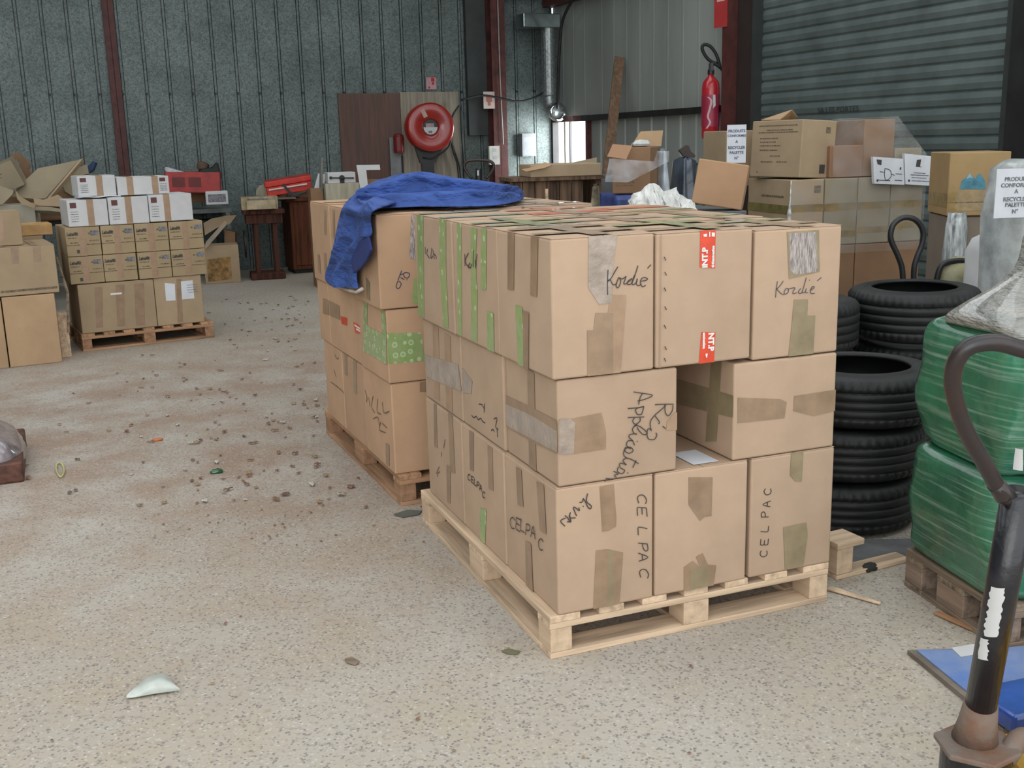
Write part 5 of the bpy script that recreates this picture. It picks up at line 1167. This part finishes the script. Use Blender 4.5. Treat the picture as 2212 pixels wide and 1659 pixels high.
sign_slab('right of the two white printed panels standing on the wrapped load, dark logo on top', zo((735,400),(985,425),(1000,705),(745,690)), [((850,460),(890,455),(880,520),(900,530),(840,525)), ((765,645),(785,645),(785,665),(768,665))], [], [(580, 820, 930), (600, 790, 960), (625, 800, 940), (655, 800, 985)])
e0s = carton('support carton at the left of the wrapped load, low', Vector((1.60, 8.20, 0)), .25, .20, .36, 1.15, m=m_cardd, flaps=None, group=GE)
e0 = carton('box behind the hanging white notice, left end of the wrapped load', Vector((1.68, 8.15, 1.152)), .25, .26, .40, .40, m=m_cardd, flaps=None, group=GE)
e0.lines('F', [(-.11, -.04, .27)], m_inkf, .015)
t = thing('notice_sheet', 'white paper notice with blue lettering hanging on the load beside the extinguisher', 'notice', gy(1590, 352, 7.45), .15)
q = MB(); w_ = .135; q.box(-.068, .068, -.002, .002, 0, .255); obj('sheet', q, m_paper, t); NB = Box(t, .136, .004, .255)
m_blu = mat('blue_grey_print', (.10, .11, .19), .7)
for i, (s_, zz) in enumerate((('PRODUITS', .205), ('CONFORMES', .175), ('A', .135), ('RECYCLER', .095), ('PALETTE', .062), ('N°', .025))): NB.text('F', s_, 0, zz, .026 if i != 1 else .022, m_blu, align='CENTER', bold=.0005)
# stretch film over the load
m_film = film('clear_stretch_film', (.62, .62, .60), .075, stretch=(1, 1, 1), bs=9)
q = MB(); q.grid([[E_.P(-.01, -.008, .70), E_.P(-.012, -.010, 1.21)], [E_.P(.5, -.012, .70), E_.P(.5, -.016, 1.21)], [E_.P(1.035, -.008, .70), E_.P(1.04, -.012, 1.21)], [E_.P(1.045, .6, .70), E_.P(1.05, .6, 1.21)]])
m_gfilm.node_tree.nodes['Bump'].inputs['Distance'].default_value = .02; m_gf.node_tree.nodes['Bump'].inputs['Distance'].default_value = .015
t = thing('stretch_film', 'clear stretch film drawn round the load by the roller door', 'film', E_.P(.5, 0, .7)); o = obj('side_wrap', q, m_film, None, smooth=False, solid=.001); reparent(o, t)
q = MB(); q.add([E_.P(.31, .0, 1.44), E_.P(.555, .0, 1.61), E_.P(.80, .005, 1.615), E_.P(1.035, .0, 1.36), E_.P(1.04, -.004, 1.22), E_.P(.31, -.004, 1.22), E_.P(.31, .42, 1.44), E_.P(.555, .43, 1.615), E_.P(.80, .43, 1.62), E_.P(1.035, .42, 1.41)], [(0, 5, 4, 3, 2, 1), (0, 1, 7, 6), (1, 2, 8, 7), (2, 3, 9, 8)]); o = obj('top_drape', q, m_film, None, solid=.001); reparent(o, t)
q = MB(); q.tube([E_.P(-.006, -.008, .66), E_.P(-.012, -.012, .80), E_.P(-.010, -.012, .9), E_.P(-.012, -.012, .98), E_.P(-.008, -.012, 1.08), E_.P(-.004, -.010, 1.21)], [.006, .009, .012, .016, .005, .003], 6); o = obj('film_highlight', q, mat('film_highlight_white', (.6, .6, .56), .1, var=.3, vs=30, coat=1), None, smooth=True); reparent(o, t)  # pale tube stands in for the irregular highlight down the film
# leaning box and its grey crate
t = thing('pallet_box', 'dark grey plastic pallet box behind the front stack', 'crate', Vector((.88, 5.95, 0)), .25)
q = MB(); q.box(-.36, .30, -.34, .36, .0, 1.10); obj('body', q, mat('dark_grey_plastic', (.085, .088, .09), .5, var=.15), t, bevel=.02); q = MB(); q.box(-.37, .31, -.35, .37, 1.10, 1.125); obj('rim', q, mat('dark_grey_plastic_rim', (.10, .105, .11), .5), t, bevel=.005)
lb = carton('single plain box leaning tilted on the dark grey pallet box', gy(1549, 446, 5.80), -.27, .265, .16, .235, m=card('cardboard_orange', (.42, .255, .15)), flaps=None, tilt=(-.06, .16), name='cardboard_box')
m_wf = mat('white_film_heap', (.60, .60, .57), .4, var=.12, vs=14, bump=.8, bs=20)
t = thing('plastic_film_heap', 'crumpled white plastic film on the dark grey pallet box', 'film', Vector((.8, 5.6, 1.13)))
def crumple(cols, Y, zb, depth, seed, amp):
    rr = random.Random(seed); rows = []; n = 11
    P = []
    for i in range(len(cols)-1):
        for k in range(3): P.append(tuple(cols[i][c]+(cols[i+1][c]-cols[i][c])*k/3 for c in (0, 1)))
    P.append(cols[-1])
    for x, y in P:
        top = gy(x, y, Y+depth*.45); front = Vector((top.x, Y, zb)); back = Vector((top.x, Y+depth, zb)); row = []
        for j in range(n):
            t_ = j/(n-1); p = front.lerp(top, t_/.5) if t_ <= .5 else top.lerp(back, (t_-.5)/.5)
            if 0 < j < n-1 and j != n//2: p = p+Vector((rr.uniform(-amp, amp), rr.uniform(-amp, amp), rr.uniform(-amp, amp)*.8+amp*.4))
            p.z = max(p.z, zb+.001); row.append(p)
        rows.append(row)
    mb = MB(); mb.grid(rows); return mb
hp_ = crumple([(1358,436),(1368,418),(1386,413),(1392,404),(1402,397),(1414,396),(1424,402),(1433,414),(1448,410),(1462,404),(1458,416),(1474,422),(1488,432),(1500,441)], 5.50, 1.128, .26, 5, .012)
o = obj('heap', hp_, m_wf, None, solid=.002); reparent(o, t)
z5 = lambda *p: Z(1280, 260, 7.9, *p)
# blue bin, wrapped open box, sacks
def standing(nm, lab, cat, x, Y, ztop, w, d, m, rnd=.03, yaw=.2, z0=0, group=None, shape=None):
    P = gy(x, 400, Y); P.z = z0; r = thing(nm, lab, cat, P, yaw, group)
    q = MB(); q.box(-w/2, w/2, -d/2, d/2, 0, ztop-z0); obj('body', q, m, r, bevel=rnd, seg=3); return Box(r, w, d, ztop-z0)
standing('blue_bin', 'blue plastic bin under the open box, behind the stacks', 'bin', 1352, 7.2, 1.16, .30, .5, mat('blue_plastic', (.028, .055, .22), .4, var=.3, vs=8), z0=0)
m_sack = film('sack_skin', (.5, .5, .5), .5)
def sack(lab, fr, w, d, z0, z1_, m, seed):
    mm = [(z0+.002, .02), (z0+.05, -.005), (z0+(z1_-z0)*.5, -.01), (z0+(z1_-z0)*.8, .005), (z1_-.02, .03), (z1_, .07)]
    return tag(obj('plastic_sack', bulge(fr, -w/2, w/2, -d/2, d/2, mm, .7, seed, .012), m, smooth=True), lab, 'sack')
m_bsack = mat('pale_blue_sack', (.33, .37, .40), .3, var=.2, vs=8, bump=.7, bs=14, coat=.4)
P = gy(1428, 400, 7.25); sack('pale bluish plastic sack standing right of the wrapped open box', Fr(P.x-.01, P.y, .2), .11, .26, .0, 1.44, m_bsack, 11)
P = gy(1477, 400, 7.42); sack('dark blue-grey sack standing right of the pale sack', Fr(P.x, P.y, .2), .16, .3, .0, 1.38, mat('dark_slate_sack', (.045, .06, .085), .35, var=.3, vs=8, bump=.7, bs=14, coat=.4), 12)
P = gy(1502, 400, 7.65); sack('dark green sack squeezed behind the leaning box', Fr(P.x, P.y, .2), .12, .2, .0, 1.33, mat('green_black_sack', (.035, .07, .045), .4, var=.5, vs=12, bump=.7, bs=14), 13)
o = slab('dark_rag', z5((1480,510),(1600,425),(1640,430),(1680,530),(1760,600),(1740,640),(1560,610)), 7.35, .06, mat('dark_brown_rag', (.05, .035, .03), .8)); tag(o, 'dark brown rag poking up behind the slate sack', 'rag')
P = gy(1378, 400, 7.0)
ob_ = carton('open cardboard box on the blue bin, covered with clear film', Vector((P.x, 7.12, 1.165)), -.35, .25, .25, .295, m=m_carddk, flaps=None, name='open_box')
o = slab('flap', z5((250,615),(345,405),(680,430),(575,665)), 6.9, .006, card('cardboard_flap', (.42, .25, .15)), .1, .1); reparent(o, ob_.root)
o = slab('flap', z5((820,190),(1205,170),(1170,440),(700,430),(690,390)), 7.3, .006, m_cardt, .1, -.05); reparent(o, ob_.root)
ob_.lines('F', [(-.10, .02, .05+.02*i) for i in range(5)], m_inkf, .006)
o = slab('film_drape', z5((290,650),(580,670),(1050,700),(1100,520),(1310,520),(1300,700),(1000,860),(600,1060),(210,1050)), 6.86, .002, film('clear_film_drape', (.6, .62, .65), .13, bs=14), .1, .1); tag(o, 'clear plastic film draped over the open box and blue bin', 'film')
o = slab('film_bulge', z5((690,440),(700,370),(780,320),(980,330),(1000,430)), 7.0, .10, mat('white_crinkled_film', (.55, .57, .54), .2, var=.2, vs=10, bump=.8, bs=20), .1, .1); qq = o.modifiers.new('b', 'BEVEL'); qq.width = .02; tag(o, 'whitish film bulging out of the open box', 'film')
# wooden crate with tray carton
cp = gy(1170, 470, 7.95); cp.z = 0
t = thing('wooden_crate', 'tall brown wooden crate behind the blue jacket, carrying a flat carton', 'crate', cp, .2)
m_cr = woodg('brown_crate_wood', (.14, .088, .055), 2, .35)
for i in range(6): q = MB(); q.box(-.27+.09*i, -.185+.09*i, -.20, -.18, 0, 1.235); obj('plank', q, m_cr, t, bevel=.002)
for i in range(4): q = MB(); q.box(.25, .27, -.18+.1*i, -.09+.1*i, 0, 1.0); obj('plank', q, m_cr, t, bevel=.002)
q = MB(); q.box(-.02, .0, -.222, -.202, 0, 1.18); obj('batten', q, m_wv, t); q = MB(); q.box(-.27, .27, .20, .22, 0, 1.235); obj('back', q, m_cr, t); q = MB(); q.box(-.27, .42, -.24, .24, 1.237, 1.262); obj('lid', q, m_cr, t)
q = MB(); q.box(.36, .40, -.20, .20, 0, 1.235); obj('side_frame', q, m_cr, t)
tc_ = carton('flat open carton lying on the wooden crate below the opening', cp+Vector((.135, -.02, 1.263)), .2, .52, .40, .088, m=m_cardd, flaps=None)
q = slab('flap', Z(1080, 330, 9.217, (430,330),(640,285),(900,185),(1040,240),(900,300),(520,375)), 7.66, .008, m_cardt, 0, .3); reparent(q, tc_.root)
q = slab('flap', Z(1080, 330, 9.217, (1240,235),(1740,130),(1930,90),(1930,235)), 8.2, .008, m_cardg, 0, .2); reparent(q, tc_.root)
P = gy(1287, 432, 7.3); P.z = 0; sack('crumpled beige paper bag beside the wooden crate', Fr(P.x, P.y, 0), .10, .12, .0, 1.22, mat('crumpled_beige_paper', (.27, .23, .15), .8, var=.35, vs=12, bump=1, bs=16), 21)
standing('grey_bin', 'grey bin under and beside the wrapped open box', 'bin', 1302, 8.6, 1.24, .16, .3, mat('mid_grey_plastic', (.11, .115, .12), .5))
# rear pallet truck handle
t = thing('pallet_truck', 'second pallet truck far back, its looped handle above the jacket', 'pallet truck', gy(1032, 430, 10.5).xy.to_3d(), .2)
lp2 = [(1020,386),(1008,372),(1003,358),(1008,349),(1022,346),(1045,346),(1060,349),(1067,358),(1062,372),(1050,386)]
q = MB(); q.tube(crom([tuple(gy(x, y, 10.5)) for x, y in lp2]+[], 4), .015, 8); o = obj('handle_loop', q, m_hand, None, smooth=True); reparent(o, t)
q = MB(); b0 = gy(1034, 600, 10.5); b0.z = .2; q.tube([tuple(gy(1035, 364, 10.5)), tuple(gy(1034, 395, 10.5)), tuple(b0)], .035, 12); o = obj('shaft', q, m_blackp, None); reparent(o, t)
q = MB(); q.tube([tuple(gy(1018, 384, 10.5)), tuple(gy(1034, 400, 10.5)), tuple(gy(1052, 384, 10.5))], .014, 8); o = obj('handle_brace', q, m_hand, None); reparent(o, t)
q = MB(); q.box(-.008, .008, -.045, -.036, 0, .05, Matrix.Translation(gy(1033, 379, 10.5))); o = obj('lever_label', q, m_wbox, None); reparent(o, t)
q = MB(); q.box(-.25, .25, -.05, 1.2, .05, .10, Matrix.Translation(t.location)); q.box(-.12, .12, -.12, .05, .0, .22, Matrix.Translation(t.location)); o = obj('chassis', q, m_yel, None); reparent(o, t)
# F load
F_ = Fr(*gy(2042, 500, 6.3).xy, -.12)
pallet('pallet under the crate load near the right edge', F_.P(-.04, -.02, 0), -.12, .70, .50, (m_gu, m_gv, m_gb))
m_fw = film('silver_film', (.55, .57, .58), .45, bs=9)
f0 = cart(F_, .01, .34, .02, .42, .137, 1.015, 'wrapped grey-brown carton column below the yellow-taped box', m=card('cardboard_greybrown', (.20, .165, .13)), flaps=None)
f1 = cart(F_, .0, .34, .0, .42, 1.02, 1.385, 'yellow-taped box with a blue mountain print near the right edge', m=card('cardboard_ochre', (.33, .225, .11)), flaps=None)
f1.rect('F', -.17, .17, .03, .15, m_ytape); f1.rect('L', -.20, .20, .05, .13, m_ytape); f1.rect('F', -.17, .17, .075, .082, m_inkf, name='tape_crease')
f1.patch('F', zo((1280,735),(1300,660),(1350,620),(1375,585),(1410,620),(1430,640),(1450,600),(1475,590),(1520,660),(1525,735)), mat('teal_print', (.06, .22, .30), .6, var=.2, vs=20), name='mountain_print')
f1.patch('F', zo((1340,640),(1375,585),(1410,635),(1380,625)), mat('pale_teal_print', (.25, .38, .42), .6), name='mountain_print')
tag(obj('film_roll', bulge(F_, -.02, .12, -.07, .01, [(.60, .0), (.75, .0), (.95, .01), (1.04, .02)], .9, 31, .008, 32), m_wf if 0 else mat('silver_wrinkled_film', (.36, .39, .39), .2, var=.4, vs=14, bump=1, bs=20, coat=.6, stretch=(3, 3, .4)), smooth=True), 'silvery wrinkled film hanging down the corner of the taped load', 'film')
tag(obj('yellow_bag', bulge(Fr(*gy(2090, 580, 5.85).xy, .1), -.16, .16, -.1, .1, [(.0, .0), (.3, -.01), (.74, .0), (.80, .03), (.83, .07)], .8, 33, .01, 32), mat('pale_yellow_plastic', (.36, .34, .20), .5, var=.2), smooth=True), 'pale yellow bag just above the highest tyre', 'bag')
# white notice load at right edge
tg = thing('notice_board', 'white notice with grey lettering at the right picture edge', 'notice', gy(2190, 470, 4.9), .12)
q = MB(); q.box(-.10, .14, -.003, .003, 0, .22); obj('sheet', q, m_paper, tg); NB = Box(tg, .28, .006, .22)
for i, (s_, zz) in enumerate((('PRODUITS', .165), ('CONFORMES', .138), ('A', .11), ('RECYCLER', .075), ('PALETTE', .05), ('N°', .02))): NB.text('F', s_, .0, zz, .026, m_inkg, align='CENTER', bold=.0005)
tag(obj('wrapped_bundle', bulge(Fr(*gy(2200, 470, 5.25).xy, .12), -.09, .28, -.15, .2, [(.0, .02), (.5, .0), (1.1, -.01), (1.32, .01), (1.36, .05)], .5, 41, .01), mat('whitish_wrapped_film', (.50, .53, .52), .3, var=.2, vs=8, bump=.7, bs=14, coat=.4), smooth=True), 'whitish film-wrapped bundle behind the notice at the right edge', 'bundle')
tag(obj('white_canister', bulge(Fr(*gy(2138, 540, 5.5).xy, .1), -.10, .12, -.1, .1, [(.0, .0), (.6, -.0), (.90, .0), (.96, .02), (.985, .06)], .5, 43, .002), m_wbox, smooth=True), 'white plastic canister between the hoses and the wrapped bundle', 'canister')

# ================================================================== LEFT EDGE AND LITTER
t = thing('wrapped_crate', 'low dark red-brown crate corner under plastic film at the left edge', 'crate', (-2.62, 4.98, 0), .4)
q = MB(); q.box(-.6, .22, -.25, .45, 0, .10); obj('body', q, mat('dark_red_wood', (.10, .035, .02), .6, var=.4, vs=20), t, bevel=.01)
q = bulge(Fr(0, 0, 0), -.62, .21, -.26, .47, [(.07, -.005), (.11, .0), (.16, .03), (.21, .10), (.23, .16)], .5, 51, .012); obj('film_cover', q, mat('mauve_film', (.24, .21, .22), .25, var=.3, vs=9, bump=1, bs=16, coat=.6), t, smooth=True)
def rag(nm, lab, cat, pts, m, zamp=.01, z0=.003, group=None):
    q = MB(); q.poly([gz(x, y, z0) for x, y in pts], (0, 0, 1), .003); o = obj(nm, q, m); return tag(o, lab, cat, group)
bag = MB(); c0 = gz(262, 1508); rows = []
bpx = [[(262,1512),(300,1506),(345,1497),(400,1492)], [(280,1492),(315,1487),(352,1480),(385,1484)], [(305,1472),(328,1468),(350,1465),(372,1472)], [(325,1458),(338,1454),(352,1451),(366,1460)]]
hts = [.004, .028, .045, .03]
for r_, row in enumerate(bpx): rows.append([gz(x, y, hts[r_]*(.3+.7*math.sin(math.pi*(j+.5)/4))+.002) for j, (x, y) in enumerate(row)])
rows.append([gz(x, y+6, .004) for x, y in bpx[-1]])
bag.grid(rows); tag(obj('plastic_bag', bag, mat('pale_green_plastic', (.42, .45, .41), .35, var=.12, vs=14, bump=.3, bs=30), smooth=True, sub=2, solid=.002), 'crumpled pale plastic bag lying on the floor at lower left', 'bag')
q = MB(); rg = [(122,1003),(130,999),(137,1008),(138,1020),(132,1030),(125,1024),(121,1012)]; q.tube(crom([tuple(gz(x, y, .008)) for x, y in rg+[rg[0]]], 3), .004, 6); tag(obj('plastic_ring', q, mat('yellow_green_plastic', (.50, .50, .22), .5)), 'small yellow plastic ring on the floor at left', 'ring')
q = MB()
tag(obj('green_wrapper', bulge(Fr(*gz(468, 1022).xy, .3), -.028, .028, -.014, .014, [(.001, .0), (.008, -.004), (.016, .004), (.02, .008)], .9, 61, .006, 16), mat('green_foil', (.012, .10, .04), .25, coat=.6), smooth=True), 'crushed dark green wrapper on the open floor', 'wrapper')
tag(obj('orange_peel', bulge(Fr(*gz(341, 952).xy, .3), -.026, .026, -.014, .014, [(.001, .0), (.008, -.003), (.014, .006)], .9, 62, .003, 16), mat('orange_leaf', (.50, .16, .06), .6), smooth=True), 'bright orange scrap on the floor among the leaves', 'scrap')
rag('wood_chip', 'small brown wood chip on the floor left of the front pallet', 'chip', ((745,1424),(760,1420),(777,1430),(768,1437),(748,1432)), m_gu)
rag('dark_chip', 'dark chip on the floor just behind the front pallet left corner', 'chip', ((850,1112),(880,1102),(912,1104),(905,1112),(870,1118)), mat('grey_green_chip', (.10, .105, .085), .8))
rag('flattened_leaf', 'olive leaf on the floor below the pallet side', 'leaf', ((1083,1407),(1098,1402),(1124,1408),(1117,1414),(1097,1413)), mat('olive_leaf', (.14, .13, .07), .8))
def splint(lab, p0, p1, w0, w1, m, nm='wood_splinter'):
    a, b = gz(*p0, .004), gz(*p1, .004); d = (b-a).normalized(); s_ = Vector((-d.y, d.x, 0)); q = MB(); q.poly([a-s_*w0, b-s_*w1, b+s_*w1, a+s_*w0], (0, 0, 1), .008); tag(obj(nm, q, m, bevel=.002), lab, 'splinter')
splint('long pale wood splinter on the floor right of the front pallet', (1790, 1272), (1902, 1306), .014, .004, m_wv)
splint('short orange-brown stick on the floor by the blue board', (2022, 1325), (2103, 1362), .012, .010, mat('orange_brown_stick', (.34, .18, .09), .8))
tag(obj('dark_clump', bulge(Fr(*gz(1877, 1232).xy, .4), -.03, .03, -.016, .016, [(.001, .0), (.01, -.004), (.024, .006)], .9, 63, .006, 16), mat('dark_dirt', (.03, .028, .025), .9), smooth=True), 'dark clump of dirt on the floor before the tyres', 'clump')
# dry leaves and wood flakes
LV = [mat('dry_leaf_brown', (.23, .125, .08), .85, var=.2, vs=30), mat('dry_leaf_dark', (.15, .105, .075), .85), mat('wood_flake_tan', (.34, .22, .12), .85), mat('reddish_flake', (.24, .12, .085), .85), mat('pale_flake', (.48, .46, .40), .85)]
lfs = []
for i in range(5):
    q = MB(); rr = random.Random(i+70); rows = []
    L_ = rr.uniform(.026, .040); Wd = rr.uniform(.007, .013)
    for a in range(6):
        x = (a/5-.5)*L_; w = Wd*math.sin(math.pi*(a+.35)/5.7)+.001; zz = .004+.006*math.sin(a*1.1+i)**2
        rows.append([Vector((x, -w, zz+.004)), Vector((x, 0, zz)), Vector((x, w, zz+.003))])
    q.grid(rows); o = obj('dry_leaf', q, LV[i], smooth=True, solid=.0012); tag(o, 'small dry leaf or wood flake scattered on the concrete floor', 'leaf', 'dry leaves and flakes scattered on the floor'); lfs.append(o)
rr = random.Random(11); n_ = 0
while n_ < 295:
    y = rr.uniform(640, 1180) if rr.random() < .965 else rr.uniform(1180, 1640); x = rr.gauss(530, 195) if y < 1180 else rr.uniform(0, 1500)
    if y < 760: x = rr.gauss(590, 80)
    P = gz(x, y, .0)
    d = P-A.o; u, v = d.dot(A.a), d.dot(A.b); d2 = P-B.o; u2, v2 = d2.dot(B.a), d2.dot(B.b)
    d3_ = P-Cc.o; u3, v3 = d3_.dot(Cc.a), d3_.dot(Cc.b)
    if (-.05 < u < 1.1 and -.05 < v < 1.4) or (-.05 < u2 < 1.1 and -.05 < v2 < 1.45) or (-.1 < u3 < 1.15 and -.1 < v3 < 1) or x < 5 or x > 2200 or (x < 250 and y < 850): continue
    o = lfs[n_ % 5] if n_ < 5 else lfs[rr.choice((0, 0, 0, 1, 2, 2, 3, 3, 4))].copy()
    if n_ >= 5: COL.objects.link(o)
    o.location = P+Vector((0, 0, .001)); s_ = rr.uniform(.5, 1.2) if y < 1100 else rr.uniform(.25, .5); o.scale = (s_, s_, s_); o.rotation_euler = (rr.uniform(-.15, .15), 0, rr.uniform(0, 6.3)); n_ += 1

# ================================================================== marks that sit on a part belong to that part
def kids(o): return [c for c in bpy.data.objects if c.parent == o]
def base(n): return n.split('.')[0]
for root in [o for o in bpy.data.objects if o.parent is None and 'category' in o]:
    ks_ = kids(root)
    def first(nm): return next((k for k in ks_ if base(k.name) == nm), None)
    if base(root.name) in ('fire_sign', 'notice', 'switch_box', 'meter_box', 'red_notice', 'storage_bin'):
        host = first('plate') or first('body')
        for k in ks_:
            if k is not host: k.parent = host
    elif base(root.name) in ('notice_sheet', 'notice_board'):
        host = first('sheet')
        for k in ks_:
            if k is not host: k.parent = host
    elif root.name == 'hose_reel':
        hub, disc = first('hub'), first('front_disc')
        for k in ks_:
            if base(k.name) in ('hub_label', 'printed_mark'): k.parent = hub
            if base(k.name) == 'sticker': k.parent = disc
    elif root.name == 'fire_extinguisher':
        lab = first('label'); val = first('valve')
        for k in ks_:
            if base(k.name) in ('swirl_print', 'white_print'): k.parent = lab
            if base(k.name) in ('lever', 'hose'): k.parent = val
    elif root.name == 'plastic_crate':
        for k in ks_:
            if base(k.name) == 'side_panel': k.parent = first('body')
    elif base(root.name) == 'cardboard_box':
        reds = [k for k in ks_ if k.get('label') == 'red printed tape']
        if reds:
            for k in ks_:
                if base(k.name) in ('printed_text', 'printed_mark'):
                    zc_ = sum(v.co.z for v in k.data.vertices)/len(k.data.vertices)
                    k.parent = min(reds, key=lambda t_: abs(sum(v.co.z for v in t_.data.vertices)/len(t_.data.vertices)-zc_))
